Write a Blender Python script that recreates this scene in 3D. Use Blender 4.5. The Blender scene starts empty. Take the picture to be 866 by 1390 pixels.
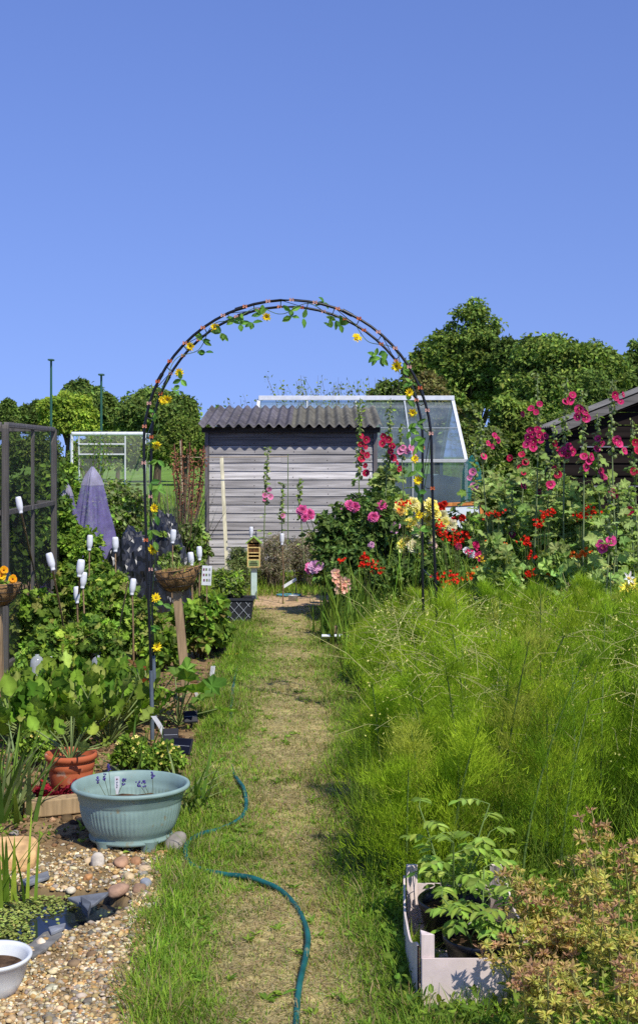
import bpy, math, random
import numpy as np
from mathutils import Vector, Matrix
random.seed(7)
rng = np.random.default_rng(11)
SC = bpy.context.scene
COL = SC.collection
F, H, CX, CY = 1700.0, 1.55, 433.0, 615.0   # focal length in photo pixels, eye height, horizon point

def W(px, py, Y):
    return np.array([(px-CX)/F*Y, Y, H-(py-CY)/F*Y])
def G(px, py):
    Y = F*H/(py-CY)
    return np.array([(px-CX)/F*Y, Y, 0.0])
def hx(s):
    s = s.lstrip('#'); v = [int(s[i:i+2], 16)/255 for i in (0, 2, 4)]
    return tuple((c/12.92 if c <= .04045 else ((c+.055)/1.055)**2.4) for c in v)
def unit(a):
    return a/np.maximum(np.linalg.norm(a, axis=-1, keepdims=True), 1e-9)
def colv(base, n, var=.15, hue=.06):
    """n colours scattered round a base (or between rows of a palette)"""
    b = np.atleast_2d(np.array(base, float))
    pick = b[rng.integers(0, len(b), n)]
    k = np.exp(rng.normal(0, var, (n, 1)))
    return np.clip(pick*k*(1+rng.normal(0, hue, (n, 3))), 0, 1)

# ------------------------------------------------------------------ mesh builder
class MB:
    def __init__(s):
        s.v = []; s.n = 0; s.l = []; s.t = []; s.c = []; s.sm = []
    def add(s, v, f, c, smooth=False):
        v = np.asarray(v, float).reshape(-1, 3); N = len(v)
        c = np.asarray(c, float)
        c = np.tile(c, (N, 1)) if c.ndim == 1 else c
        s.v.append(v); s.c.append(c)
        if isinstance(f, np.ndarray): fl = [f]
        else:
            d = {}
            for q in f: d.setdefault(len(q), []).append(q)
            fl = [np.array(q) for q in d.values()]
        for q in fl:
            s.l.append((q+s.n).ravel()); s.t.append(np.full(len(q), q.shape[1])); s.sm.append(np.full(len(q), smooth))
        s.n += N
        return s
    def build(s, name, mat, parent=None, origin=(0, 0, 0), bevel=0):
        me = bpy.data.meshes.new(name)
        v = np.concatenate(s.v) - np.array(origin, float); l = np.concatenate(s.l).astype(np.int32)
        t = np.concatenate(s.t).astype(np.int32); c = np.concatenate(s.c)
        me.vertices.add(len(v)); me.vertices.foreach_set('co', v.astype(np.float32).ravel())
        me.loops.add(len(l)); me.loops.foreach_set('vertex_index', l)
        me.polygons.add(len(t)); st = np.concatenate([[0], np.cumsum(t)[:-1]]).astype(np.int32)
        me.polygons.foreach_set('loop_start', st)
        try: me.polygons.foreach_set('loop_total', t)
        except Exception: pass
        me.update(calc_edges=True)
        me.polygons.foreach_set('use_smooth', np.concatenate(s.sm).astype(bool))
        a = me.attributes.new('col', 'FLOAT_COLOR', 'POINT')
        a.data.foreach_set('color', np.concatenate([c, np.ones((len(c), 1))], 1).astype(np.float32).ravel())
        me.materials.append(mat)
        o = bpy.data.objects.new(name, me); COL.objects.link(o)
        if parent is not None: o.parent = parent
        else: o.location = origin
        if bevel:
            m = o.modifiers.new('bevel', 'BEVEL'); m.width = bevel; m.segments = 2; m.limit_method = 'ANGLE'
        return o

def frames(d, nrm):
    y = unit(d); x = unit(np.cross(y, nrm)); z = np.cross(x, y)
    return x, y, z
T_RH = (np.array([(0,0,0),(-.5,.45,.1),(0,1,-.12),(.5,.45,.1)]), np.array([(0,2,1),(0,3,2)]))
T_OV = (np.array([(0,0,0),(-.34,.2,.06),(-.5,.5,.08),(-.28,.82,.02),(0,1,-.12),(.28,.82,.02),(.5,.5,.08),(.34,.2,.06),(0,.5,-.04)]),
        np.array([(0,8,1),(1,8,2),(2,8,3),(3,8,4),(4,8,5),(5,8,6),(6,8,7),(7,8,0)]))
def lobed():
    v = [(0,.35,-.05)]; out = [(0,0),(-.3,-.05),(-.55,.12),(-.4,.3),(-.62,.55),(-.3,.62),(-.22,.9),(0,1.0),(.22,.9),(.3,.62),(.62,.55),(.4,.3),(.55,.12),(.3,-.05)]
    v += [(a, b, .09 if i % 2 else -.03) for i, (a, b) in enumerate(out)]
    n = len(out)
    return np.array(v), np.array([(0, 1+(i+1) % n, 1+i) for i in range(n)])
T_LB = lobed()
T_TR = (np.array([(-.5,0,0),(.5,0,0),(0,1,0)]), np.array([(0,1,2)]))
T_PT = (np.array([(0,0,0),(-.35,.45,.1),(-.5,.8,.08),(-.2,1.02,-.02),(.2,1.0,.0),(.5,.8,.06),(.35,.45,.1),(0,.6,-.03)]),
        np.array([(0,7,1),(1,7,2),(2,7,3),(3,7,4),(4,7,5),(5,7,6),(6,7,0)]))
def leaves(mb, pos, d, nrm, L, Wd, col, T=T_RH, smooth=False):
    tv, tf = T; n = len(pos)
    if n == 0: return
    L = np.broadcast_to(np.asarray(L, float), (n,)); Wd = np.broadcast_to(np.asarray(Wd, float), (n,))
    x, y, z = frames(d, nrm)
    V = pos[:, None] + x[:, None]*(tv[None, :, 0:1]*Wd[:, None, None]) + (y[:, None]*tv[None, :, 1:2] + z[:, None]*tv[None, :, 2:3])*L[:, None, None]
    K = len(tv)
    f = (tf[None]+np.arange(n)[:, None, None]*K).reshape(-1, tf.shape[1])
    col = np.asarray(col, float); col = np.tile(col, (n, 1)) if col.ndim == 1 else col
    cc = np.repeat(col, K, 0)
    tint = TINT.get(id(tv))
    if tint is not None: cc = cc*np.tile(tint, n)[:, None]          # paler midrib, darker edge
    mb.add(V.reshape(-1, 3), f, cc, smooth)
TINT = {id(T_OV[0]): np.array([1.3,.95,.9,.95,1,.95,.9,.95,1.3]), id(T_LB[0]): np.array([1.35]+[.85, 1.0]*7), id(T_RH[0]): np.array([1.2,.9,1.1,.9])}
def tubes(mb, P, R, col, sides=4, smooth=True):
    """P (N,K,3) polylines, R (N,K) radii"""
    P = np.asarray(P, float)
    if P.ndim == 2: P = P[None]
    N, K, _ = P.shape; R = np.broadcast_to(np.asarray(R, float), (N, K))
    T = unit(np.gradient(P, axis=1)); ref = np.where(np.abs(T[..., 2:3]) > .9, np.array([1., 0, 0]), np.array([0, 0, 1.]))
    ref = np.broadcast_to(ref[:, :1], T.shape) * 1.0
    X = unit(np.cross(T, ref)); Y = np.cross(T, X)
    a = np.arange(sides)*2*np.pi/sides
    V = P[:, :, None] + (X[:, :, None]*np.cos(a)[None, None, :, None] + Y[:, :, None]*np.sin(a)[None, None, :, None])*R[:, :, None, None]
    i = np.arange(K-1)[:, None]; j = np.arange(sides)[None]; j2 = (j+1) % sides
    q = np.stack([i*sides+j+0*i, i*sides+j2, (i+1)*sides+j2, (i+1)*sides+j+0*i], -1).reshape(-1, 4)
    f = (q[None]+np.arange(N)[:, None, None]*K*sides).reshape(-1, 4)
    col = np.asarray(col, float)
    c = np.tile(col, (N*K*sides, 1)) if col.ndim == 1 else np.repeat(col, K*sides, 0)
    mb.add(V.reshape(-1, 3), f, c, smooth)
    # end caps
    if sides > 4:
        for n in range(N):
            b = V[n]; mb.add(b[0], np.array([list(range(sides))]), c[0]); mb.add(b[-1], np.array([list(range(sides))[::-1]]), c[0])
def blades(mb, base, az, L, w, lean, bend, col, K=4, tipcol=None):
    """grass-like blades: base (n,3)"""
    n = len(base); t = np.linspace(0, 1, K)
    L, w, lean, bend = [np.broadcast_to(np.asarray(a, float), (n,)) for a in (L, w, lean, bend)]
    h = np.stack([np.cos(az), np.sin(az), 0*az], -1)
    sd = np.stack([-np.sin(az), np.cos(az), 0*az], -1)
    ang = lean[:, None]+bend[:, None]*t[None]
    st = L[:, None]/(K-1)
    dx = np.cumsum(np.concatenate([np.zeros((n, 1)), np.sin(ang[:, 1:])*st], 1), 1)
    dz = np.cumsum(np.concatenate([np.zeros((n, 1)), np.cos(ang[:, 1:])*st], 1), 1)
    C = base[:, None]+h[:, None]*dx[..., None]+np.array([0, 0, 1.])*dz[..., None]
    ww = w[:, None]*(np.clip(1-t, 0, 1)**.6)[None]*.5
    A = C-sd[:, None]*ww[..., None]; B = C[:, :]+sd[:, None]*ww[..., None]
    V = np.stack([A, B], 2)[:, :K-1].reshape(n, (K-1)*2, 3)
    V = np.concatenate([V, C[:, -1:]], 1); M = (K-1)*2+1
    q = np.array([(2*i, 2*i+1, 2*i+3, 2*i+2) for i in range(K-2)]); tr = np.array([(2*(K-2), 2*(K-2)+1, M-1)])
    off = np.arange(n)[:, None, None]*M
    col = np.asarray(col, float); col = np.tile(col, (n, 1)) if col.ndim == 1 else col
    cc = np.repeat(col[:, None], M, 1)
    if tipcol is not None:
        g = np.concatenate([np.repeat(t[:K-1], 2), [1]])[None, :, None]
        cc = cc*(1-g)+np.asarray(tipcol)*g
    s = MB(); n0 = mb.n
    mb.v.append(V.reshape(-1, 3)); mb.c.append(cc.reshape(-1, 3))
    if len(q): 
        fq = (q[None]+off).reshape(-1, 4); mb.l.append((fq+n0).ravel()); mb.t.append(np.full(len(fq), 4)); mb.sm.append(np.full(len(fq), True))
    ft = (tr[None]+off).reshape(-1, 3); mb.l.append((ft+n0).ravel()); mb.t.append(np.full(len(ft), 3)); mb.sm.append(np.full(len(ft), True))
    mb.n += len(V)*M
def box(mb, c, s, col, R=None, taper=None):
    x, y, z = [a/2 for a in s]
    v = np.array([(-x,-y,-z),(x,-y,-z),(x,y,-z),(-x,y,-z),(-x,-y,z),(x,-y,z),(x,y,z),(-x,y,z)], float)
    if taper: v[4:, :2] *= taper
    if R is not None: v = v @ np.array(R).T
    mb.add(v+np.array(c, float), np.array([(0,3,2,1),(4,5,6,7),(0,1,5,4),(1,2,6,5),(2,3,7,6),(3,0,4,7)]), col)
def bar(mb, a, b, w, t, col, up=(0, 0, 1)):
    """rectangular bar from a to b"""
    a = np.array(a, float); b = np.array(b, float); d = b-a; L = np.linalg.norm(d); z = d/L
    up = np.array(up, float)
    if abs(z@up) > .95: up = np.array([0, 1., 0])
    x = unit(np.cross(up, z)); y = np.cross(z, x)
    box(mb, (a+b)/2, (w, t, L), col, np.stack([x, y, z], 1))
def Rz(a): c, s = math.cos(a), math.sin(a); return np.array([(c,-s,0),(s,c,0),(0,0,1)])
def Rx(a): c, s = math.cos(a), math.sin(a); return np.array([(1,0,0),(0,c,-s),(0,s,c)])
def Ry(a): c, s = math.cos(a), math.sin(a); return np.array([(c,0,s),(0,1,0),(-s,0,c)])
def lathe(mb, prof, c, col, seg=48, sc=(1, 1), rib=None, close=True, R=None):
    prof = np.array(prof, float); K = len(prof); a = np.arange(seg)*2*np.pi/seg
    r = np.repeat(prof[:, :1], seg, 1)
    if rib is not None: r = r+rib(prof[:, 1:2], a[None])
    V = np.stack([r*np.cos(a)*sc[0], r*np.sin(a)*sc[1], np.repeat(prof[:, 1:2], seg, 1)], -1)
    i = np.arange(K-1)[:, None]; j = np.arange(seg)[None]; j2 = (j+1) % seg
    q = np.stack([i*seg+j, i*seg+j2, (i+1)*seg+j2, (i+1)*seg+j], -1).reshape(-1, 4)
    V = V.reshape(-1, 3)
    if R is not None: V = V @ np.array(R).T
    fl = [tuple(x) for x in q]
    if close == 'both' or close is True: fl.append(tuple(range(seg))[::-1])
    if close == 'both': fl.append(tuple((K-1)*seg+k for k in range(seg)))
    mb.add(V+np.array(c, float), fl, col, True)
def rock(mb, c, s, col, seed=0, rough=.25, sub=2, rot=None):
    import bmesh
    bm = bmesh.new(); bmesh.ops.create_icosphere(bm, subdivisions=sub, radius=1)
    v = np.array([p.co[:] for p in bm.verts]); f = np.array([[q.index for q in p.verts] for p in bm.faces]); bm.free()
    r = np.random.default_rng(seed); k = r.normal(0, 1, (5, 3)); ph = r.uniform(0, 6, 5)
    d = sum(np.sin(v@k[i]*1.8+ph[i]) for i in range(5))/5
    v = v*(1+rough*d[:, None]); v = np.sign(v)*np.abs(v)**.8*np.array(s)
    if rot is not None: v = v@np.array(rot).T
    mb.add(v+np.array(c, float), f, col, True)

# ------------------------------------------------------------------ materials
def nt(name):
    m = bpy.data.materials.new(name); m.use_nodes = True; n = m.node_tree; n.nodes.clear()
    return m, n, n.nodes.new, n.links.new
def mk(name, base=None, base2=None, scale=10, stretch=(1, 1, 1), rough=.7, bump=0., bscale=None, metal=0, spec=.5,
       transl=0, lo=.75, hi=1.2, detail=5, alpha=None, coat=0, speck=None):
    m, n, N, Lk = nt(name)
    out = N('ShaderNodeOutputMaterial'); p = N('ShaderNodeBsdfPrincipled')
    tc = N('ShaderNodeTexCoord'); mp = N('ShaderNodeMapping'); mp.inputs['Scale'].default_value = stretch
    Lk(tc.outputs['Object'], mp.inputs[0])
    no = N('ShaderNodeTexNoise'); no.inputs['Scale'].default_value = scale; no.inputs['Detail'].default_value = detail
    Lk(mp.outputs[0], no.inputs['Vector'])
    if base is None:
        at = N('ShaderNodeAttribute'); at.attribute_name = 'col'
        mr = N('ShaderNodeMapRange'); mr.inputs[1].default_value = .3; mr.inputs[2].default_value = .7
        mr.inputs[3].default_value = lo; mr.inputs[4].default_value = hi; Lk(no.outputs[0], mr.inputs[0])
        mu = N('ShaderNodeVectorMath'); mu.operation = 'SCALE'; Lk(at.outputs['Color'], mu.inputs[0]); Lk(mr.outputs[0], mu.inputs['Scale'])
        colout = mu.outputs[0]
    else:
        cr = N('ShaderNodeValToRGB'); cr.color_ramp.elements[0].position = .35; cr.color_ramp.elements[1].position = .65
        cr.color_ramp.elements[0].color = (*base, 1); cr.color_ramp.elements[1].color = (*(base2 or base), 1)
        Lk(no.outputs[0], cr.inputs[0]); colout = cr.outputs[0]
    if speck:
        n2 = N('ShaderNodeTexNoise'); n2.inputs['Scale'].default_value = speck[1]; n2.inputs['Detail'].default_value = 4; Lk(mp.outputs[0], n2.inputs['Vector'])
        c2 = N('ShaderNodeValToRGB'); c2.color_ramp.elements[0].position = speck[2]; c2.color_ramp.elements[1].position = speck[2]+.08
        Lk(n2.outputs[0], c2.inputs[0])
        mx = N('ShaderNodeMix'); mx.data_type = 'RGBA'; Lk(c2.outputs[0], mx.inputs[0]); Lk(colout, mx.inputs[6]); mx.inputs[7].default_value = (*speck[0], 1)
        colout = mx.outputs[2]
    Lk(colout, p.inputs['Base Color'])
    p.inputs['Roughness'].default_value = rough; p.inputs['Metallic'].default_value = metal
    p.inputs['Specular IOR Level'].default_value = spec
    if coat: p.inputs['Coat Weight'].default_value = coat
    if bump:
        nb = N('ShaderNodeTexNoise'); nb.inputs['Scale'].default_value = bscale or scale*3; nb.inputs['Detail'].default_value = 6
        Lk(mp.outputs[0], nb.inputs['Vector'])
        b = N('ShaderNodeBump'); b.inputs['Strength'].default_value = bump; b.inputs['Distance'].default_value = .01
        Lk(nb.outputs[0], b.inputs['Height']); Lk(b.outputs[0], p.inputs['Normal'])
    sh = p.outputs[0]
    if transl:
        tr = N('ShaderNodeBsdfTranslucent'); vs = N('ShaderNodeVectorMath'); vs.operation = 'MULTIPLY'
        Lk(colout, vs.inputs[0]); vs.inputs[1].default_value = (1.25, 1.2, .7) if transl < .5 else (1.1, 1.1, 1.1); Lk(vs.outputs[0], tr.inputs[0])
        ms = N('ShaderNodeMixShader'); ms.inputs[0].default_value = transl % .5 if transl >= .5 else transl
        Lk(sh, ms.inputs[1]); Lk(tr.outputs[0], ms.inputs[2]); sh = ms.outputs[0]
    if alpha is not None:
        tp = N('ShaderNodeBsdfTransparent'); ms = N('ShaderNodeMixShader'); ms.inputs[0].default_value = alpha
        Lk(tp.outputs[0], ms.inputs[1]); Lk(sh, ms.inputs[2]); sh = ms.outputs[0]
    Lk(sh, out.inputs[0]); return m

M = {}
M['leaf'] = mk('leaf', scale=9, rough=.6, spec=.12, transl=.38)
M['far'] = mk('far_leaf', scale=.7, rough=.7, spec=.08, transl=.3, lo=.7, hi=1.3)
M['grass'] = mk('grass_blade', scale=3, rough=.7, spec=.08, transl=.45, lo=.75, hi=1.25)
M['petal'] = mk('petal', scale=30, rough=.6, spec=.2, transl=.78, lo=.85, hi=1.1)
M['stem'] = mk('stem', scale=20, rough=.7, spec=.3)
M['bark'] = mk('bark', scale=8, stretch=(1, 1, .2), rough=.9, bump=.6, spec=.2)
M['ground'] = mk('ground', scale=14, rough=.95, spec=.15, bump=.8, bscale=45, lo=.6, hi=1.35, detail=9)
M['greywood'] = mk('grey_wood', scale=6, stretch=(.35, 6, 6), rough=.85, bump=.35, bscale=10, spec=.2, lo=.6, hi=1.3, detail=8)
M['postwood'] = mk('post_wood', scale=9, stretch=(5, 5, .4), rough=.85, bump=.35, bscale=12, spec=.2, lo=.65, hi=1.25, detail=8)
M['blackwood'] = mk('black_wood', scale=5, stretch=(.4, 5, 5), rough=.85, bump=.3, spec=.1, lo=.6, hi=1.6, detail=8)
M['roofing'] = mk('roof_sheet', scale=5, rough=.9, bump=.4, bscale=40, spec=.15, lo=.65, hi=1.3, detail=9, speck=(hx('#8a8a72'), 25, .62))
M['paint'] = mk('paint', scale=12, rough=.5, spec=.4, lo=.85, hi=1.05, bump=.08)
M['plastic'] = mk('plastic', scale=14, rough=.38, spec=.5, lo=.88, hi=1.08)
M['matt'] = mk('matt_plastic', scale=20, rough=.7, spec=.35, lo=.8, hi=1.15, bump=.15)
M['glaze'] = mk('planter_plastic', scale=9, rough=.5, spec=.35, lo=.78, hi=1.1, speck=(hx('#8a8468'), 22, .64), bump=.08, detail=9)
M['terra'] = mk('terracotta', scale=9, rough=.75, spec=.25, lo=.8, hi=1.15, bump=.1, speck=(hx('#b08e78'), 14, .60), detail=9)
M['solar'] = mk('solar_cell', (.004, .005, .012), (.006, .008, .02), rough=.5, spec=.15)
M['metal'] = mk('dark_tube', scale=20, rough=.42, spec=.5, lo=.8, hi=1.2)
M['stone'] = mk('stone', scale=18, rough=.85, spec=.25, lo=.6, hi=1.3, bump=.5, bscale=40, detail=9)
M['soil'] = mk('soil', hx('#3a2c20'), hx('#6a5440'), scale=25, rough=1, bump=1, bscale=60, spec=.1)
M['sheet'] = mk('black_sheeting', scale=5, rough=.38, spec=.6, lo=.5, hi=1.5)
M['net'] = mk('netting', scale=60, rough=.8, spec=.1, alpha=.40)
M['cloth'] = mk('mesh_cloth', scale=9, rough=.8, spec=.1, transl=.85, lo=.7, hi=1.2, alpha=.55)
M['basket'] = mk('coir', scale=25, rough=1, spec=.1, lo=.45, hi=1.4, bump=1, bscale=60)
M['clearp'] = mk('clear_plastic', scale=20, rough=.18, spec=.6, lo=.8, hi=1.1, alpha=.5)
M['white'] = mk('white_plastic', scale=25, rough=.35, spec=.5, lo=.85, hi=1.05, transl=.65)
M['hose'] = mk('hose_rubber', scale=14, rough=.5, spec=.35, lo=.6, hi=1.35, speck=(hx('#6e7a5e'), 40, .62))
def glass_mat(name, tint, a, dirt):
    m, n, N, Lk = nt(name); out = N('ShaderNodeOutputMaterial')
    tp = N('ShaderNodeBsdfTransparent'); tp.inputs[0].default_value = (*tint, 1)
    df = N('ShaderNodeBsdfDiffuse'); df.inputs[0].default_value = (*dirt, 1)
    gl = N('ShaderNodeBsdfGlossy'); gl.inputs['Roughness'].default_value = .05
    tc = N('ShaderNodeTexCoord'); no = N('ShaderNodeTexNoise'); no.inputs['Scale'].default_value = 2.5; no.inputs['Detail'].default_value = 6
    Lk(tc.outputs['Object'], no.inputs[0])
    mr = N('ShaderNodeMapRange'); mr.inputs[1].default_value = .3; mr.inputs[2].default_value = .7; mr.inputs[3].default_value = a*.6; mr.inputs[4].default_value = a*1.4
    Lk(no.outputs[0], mr.inputs[0])
    m1 = N('ShaderNodeMixShader'); Lk(mr.outputs[0], m1.inputs[0]); Lk(tp.outputs[0], m1.inputs[1]); Lk(df.outputs[0], m1.inputs[2])
    fr = N('ShaderNodeFresnel'); fr.inputs[0].default_value = 1.5
    m2 = N('ShaderNodeMixShader'); Lk(fr.outputs[0], m2.inputs[0]); Lk(m1.outputs[0], m2.inputs[1]); Lk(gl.outputs[0], m2.inputs[2])
    Lk(m2.outputs[0], out.inputs[0]); return m
M['glass'] = glass_mat('dusty_glass', (.62, .74, .74), .30, (.26, .32, .34))
M['fogglass'] = glass_mat('frosted_sheet', (.7, .78, .8), 1.3, (.62, .68, .72))
def water_mat():
    m, n, N, Lk = nt('pond_water'); out = N('ShaderNodeOutputMaterial'); p = N('ShaderNodeBsdfPrincipled')
    p.inputs['Base Color'].default_value = (.012, .016, .022, 1); p.inputs['Roughness'].default_value = .06; p.inputs['Specular IOR Level'].default_value = .6
    tc = N('ShaderNodeTexCoord'); no = N('ShaderNodeTexNoise'); no.inputs['Scale'].default_value = 6; Lk(tc.outputs['Object'], no.inputs[0])
    b = N('ShaderNodeBump'); b.inputs['Strength'].default_value = .05; Lk(no.outputs[0], b.inputs['Height']); Lk(b.outputs[0], p.inputs['Normal'])
    Lk(p.outputs[0], out.inputs[0]); return m
M['water'] = water_mat()

# ------------------------------------------------------------------ things
def tag(o, label=None, cat=None, group=None, kind=None):
    if label: o['label'] = label
    if cat: o['category'] = cat
    if group: o['group'] = group
    if kind: o['kind'] = kind
    return o
def thing(name, label, cat, loc, group=None):
    o = bpy.data.objects.new(name, None); COL.objects.link(o); o.location = tuple(float(a) for a in loc)
    o.empty_display_size = .1
    o['_o'] = 0; del o['_o']
    return tag(o, label, cat, group)
def part(mb, name, mat, root, bevel=0, owner=None):
    """owner: a part that this one is a sub-part of"""
    o = mb.build(name, M[mat] if isinstance(mat, str) else mat, owner or root, tuple(root.location), bevel)
    return o
def one(mb, name, mat, label, cat, loc, group=None, bevel=0):
    o = mb.build(name, M[mat], None, tuple(float(a) for a in loc), bevel); return tag(o, label, cat, group)

# ------------------------------------------------------------------ greens (linear albedo)
GR_L = [(.23,.36,.04),(.28,.40,.055),(.18,.30,.04)]
GR_M = [(.145,.24,.033),(.18,.285,.04),(.11,.195,.03)]
GR_D = [(.07,.125,.025),(.09,.15,.03),(.055,.10,.022)]
GR_S = [(.23,.29,.10),(.20,.26,.095),(.27,.32,.12)]     # grey-green
BROWNS = [(.16,.11,.06),(.22,.16,.09),(.12,.08,.045)]

# ================================================================== CAMERA, SKY, SUN
cam = bpy.data.cameras.new('camera'); camo = bpy.data.objects.new('camera', cam); COL.objects.link(camo); SC.camera = camo
camo.location = (0, 0, H); camo.rotation_euler = (math.radians(90), 0, 0)
cam.sensor_width = 36; cam.sensor_fit = 'AUTO'; cam.lens = F/1390*36; cam.shift_y = -(695-CY)/1390; cam.clip_end = 2000; cam.clip_start = .05
SUN_D = unit(np.array([.52, -.84, 1.22]))
el = math.asin(SUN_D[2]); azs = math.atan2(SUN_D[0], SUN_D[1])
w = bpy.data.worlds.new('World'); SC.world = w; w.use_nodes = True; n = w.node_tree; n.nodes.clear()
sky = n.nodes.new('ShaderNodeTexSky'); sky.sky_type = 'NISHITA'; sky.sun_disc = False; sky.sun_elevation = el; sky.sun_rotation = azs
sky.altitude = 100; sky.air_density = 1.0; sky.dust_density = .0; sky.ozone_density = 3.5
hs = n.nodes.new('ShaderNodeHueSaturation'); hs.inputs['Hue'].default_value = .512; hs.inputs['Saturation'].default_value = 1.12; hs.inputs['Value'].default_value = 1.0
mixw = n.nodes.new('ShaderNodeMix'); mixw.data_type = 'RGBA'; mixw.blend_type = 'MULTIPLY'; mixw.inputs[0].default_value = 1; mixw.inputs[7].default_value = (1.02, .94, 1.12, 1)
bg = n.nodes.new('ShaderNodeBackground'); bg.inputs[1].default_value = .14
out = n.nodes.new('ShaderNodeOutputWorld')
tcw = n.nodes.new('ShaderNodeTexCoord'); mpw = n.nodes.new('ShaderNodeMapping'); mpw.inputs['Scale'].default_value = (1, 1, .5); mpw.inputs['Location'].default_value = (0, 0, .17)
n.links.new(tcw.outputs['Generated'], mpw.inputs[0]); n.links.new(mpw.outputs[0], sky.inputs[0])
n.links.new(sky.outputs[0], hs.inputs['Color']); n.links.new(hs.outputs[0], mixw.inputs[6]); n.links.new(mixw.outputs[2], bg.inputs[0]); n.links.new(bg.outputs[0], out.inputs[0])
sl = bpy.data.lights.new('sun', 'SUN'); sl.energy = 5.0; sl.angle = math.radians(.53); sl.color = (1, .95, .86)
so = bpy.data.objects.new('sun', sl); COL.objects.link(so); so.rotation_euler = Vector(SUN_D).to_track_quat('Z', 'Y').to_euler()
SC.view_settings.view_transform = 'Standard'; SC.view_settings.look = 'None'; SC.view_settings.exposure = 0
SC.cycles.max_bounces = 6; SC.cycles.transparent_max_bounces = 12; SC.cycles.diffuse_bounces = 3; SC.cycles.use_denoising = False

# ================================================================== GROUND
PL = [(1500,195),(1300,200),(1200,214),(1150,226),(1100,246),(1000,275),(900,297),(850,312),(835,325),(815,330)]
PR = [(1500,600),(1300,545),(1230,505),(1150,480),(1080,466),(1000,490),(930,468),(850,444),(835,442),(815,440)]
def edge(tab):
    Y = np.array([F*H/(p[0]-CY) for p in tab]); X = np.array([(p[1]-CX)/F for p in tab])*Y
    return lambda y: np.interp(y, Y, X)
eL, eR = edge(PL), edge(PR)
wc = edge([(1500,395),(1300,385),(1150,390),(1000,398),(900,400),(830,392)])
def sstep(a, b, x): t = np.clip((x-a)/(b-a), 0, 1); return t*t*(3-2*t)
def vnoise(x, y, s, seed=0):
    r = np.random.default_rng(seed); T = r.random((64, 64)); u = x*s+1000.3; v = y*s+1000.7
    i = np.floor(u).astype(int); j = np.floor(v).astype(int); fu = u-i; fv = v-j; fu = fu*fu*(3-2*fu); fv = fv*fv*(3-2*fv)
    g = lambda a, b: T[a % 64, b % 64]
    return (g(i, j)*(1-fu)+g(i+1, j)*fu)*(1-fv)+(g(i, j+1)*(1-fu)+g(i+1, j+1)*fu)*fv
def fbm(x, y, s, seed=0): return (vnoise(x, y, s, seed)+.5*vnoise(x, y, s*2.1, seed+1)+.25*vnoise(x, y, s*4.3, seed+2))/1.75
PC = np.array([-1.15, 4.2])      # pond centre
def pondr(x, y):                   # <1 inside the pond
    a = np.arctan2(y-PC[1], x-PC[0]); k = 1+.16*np.sin(3*a+.6)+.08*np.sin(5*a)
    return np.hypot((x-PC[0])/.40, (y-PC[1])/.34)/k
def gravel_w(x, y):
    return sstep(.03, -.05, x-eL(y)+.05*(vnoise(x, y, 9, 5)-.5))*sstep(5.05, 4.8, y+.25*(fbm(x, y, 3, 9)-.5)+.10*np.clip(-x-.9, 0, 2))
def height(x, y):
    z = .018*(fbm(x, y, 5, 3)-.5)+.03*(fbm(x, y, .8, 4)-.5)*sstep(2, 6, y)
    inp = sstep(-.03, .07, x-eL(y))*sstep(.05, -.05, x-eR(y))
    soil = (1-inp)*sstep(20, 12, y)
    z = z+soil*.03*(fbm(x, y, 14, 7)-.5)
    z = z-.22*sstep(1.04, .80, pondr(x, y))
    return z
def axis(segs):
    out = [segs[0][0]]
    for a, b, s in segs: out += list(np.arange(a+s, b+s*.5, s))
    return np.array(out)
xs = axis([(-400,-60,20),(-60,-12,2),(-12,-4,.3),(-4,2.6,.035),(2.6,6,.2),(6,14,.5),(14,60,2),(60,400,20)])
ys = axis([(-30,-2,2),(-2,3,.25),(3,9,.035),(9,16,.07),(16,30,.4),(30,80,1.5),(80,500,20)])
Xg, Yg = np.meshgrid(xs, ys); xg, yg = Xg.ravel(), Yg.ravel()
zg = height(xg, yg)
c_soil = np.array(hx('#7a6245')); c_soil2 = np.array(hx('#a58a62')); c_gr = np.array(hx('#6b8238')); c_straw = np.array(hx('#a39664')); c_bare = np.array(hx('#bd9f78')); c_field = np.array(hx('#6f8f35')); c_grav = np.array(hx('#8a7552'))
nz = fbm(xg, yg, 2.2, 21)[:, None]; nz2 = fbm(xg, yg, 9, 25)[:, None]
c = c_soil*(1-nz2)*1.2+c_soil2*nz2*.7
inp = (sstep(-.04, .10, xg-eL(yg)+.15*(nz[:, 0]-.5))*sstep(.12, -.05, xg-eR(yg)+.2*(nz[:, 0]-.5)))[:, None]*(yg < 12.6)[:, None]
worn = (np.exp(-((xg-wc(yg))/(.22+.012*yg))**2)*1.05+(nz[:, 0]-.5)*.9)[:, None].clip(0, 1)
pathc = c_gr*(1-worn)+c_straw*worn
pathc = pathc*(.7+.6*nz2)
c = c*(1-inp)+pathc*inp
bare = (sstep(12.1, 12.5, yg)*sstep(13.9, 13.3, yg)*sstep(-.85, -.7, xg)*sstep(.35, .1, xg))[:, None]
c = c*(1-bare)+c_bare*(.8+.35*nz)*bare
gw = gravel_w(xg, yg)[:, None]; c = c*(1-gw)+c_grav*(.6+.6*nz2)*gw
lw = (sstep(-1.2, -1.7, xg+.0*yg)*sstep(8.3, 9.0, yg)*sstep(12, 11, yg))[:, None]; c = c*(1-lw)+c_gr*1.3*lw
fw = sstep(16, 19, yg)[:, None]; c = c*(1-fw)+c_field*(.65+.6*nz)*fw
pw = sstep(1.02, .97, pondr(xg, yg))[:, None]; c = c*(1-pw)+np.array([.03, .032, .035])*pw
gm = MB(); ny, nx = Xg.shape
ii = (np.arange(ny-1)[:, None]*nx+np.arange(nx-1)[None]).ravel()
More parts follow.
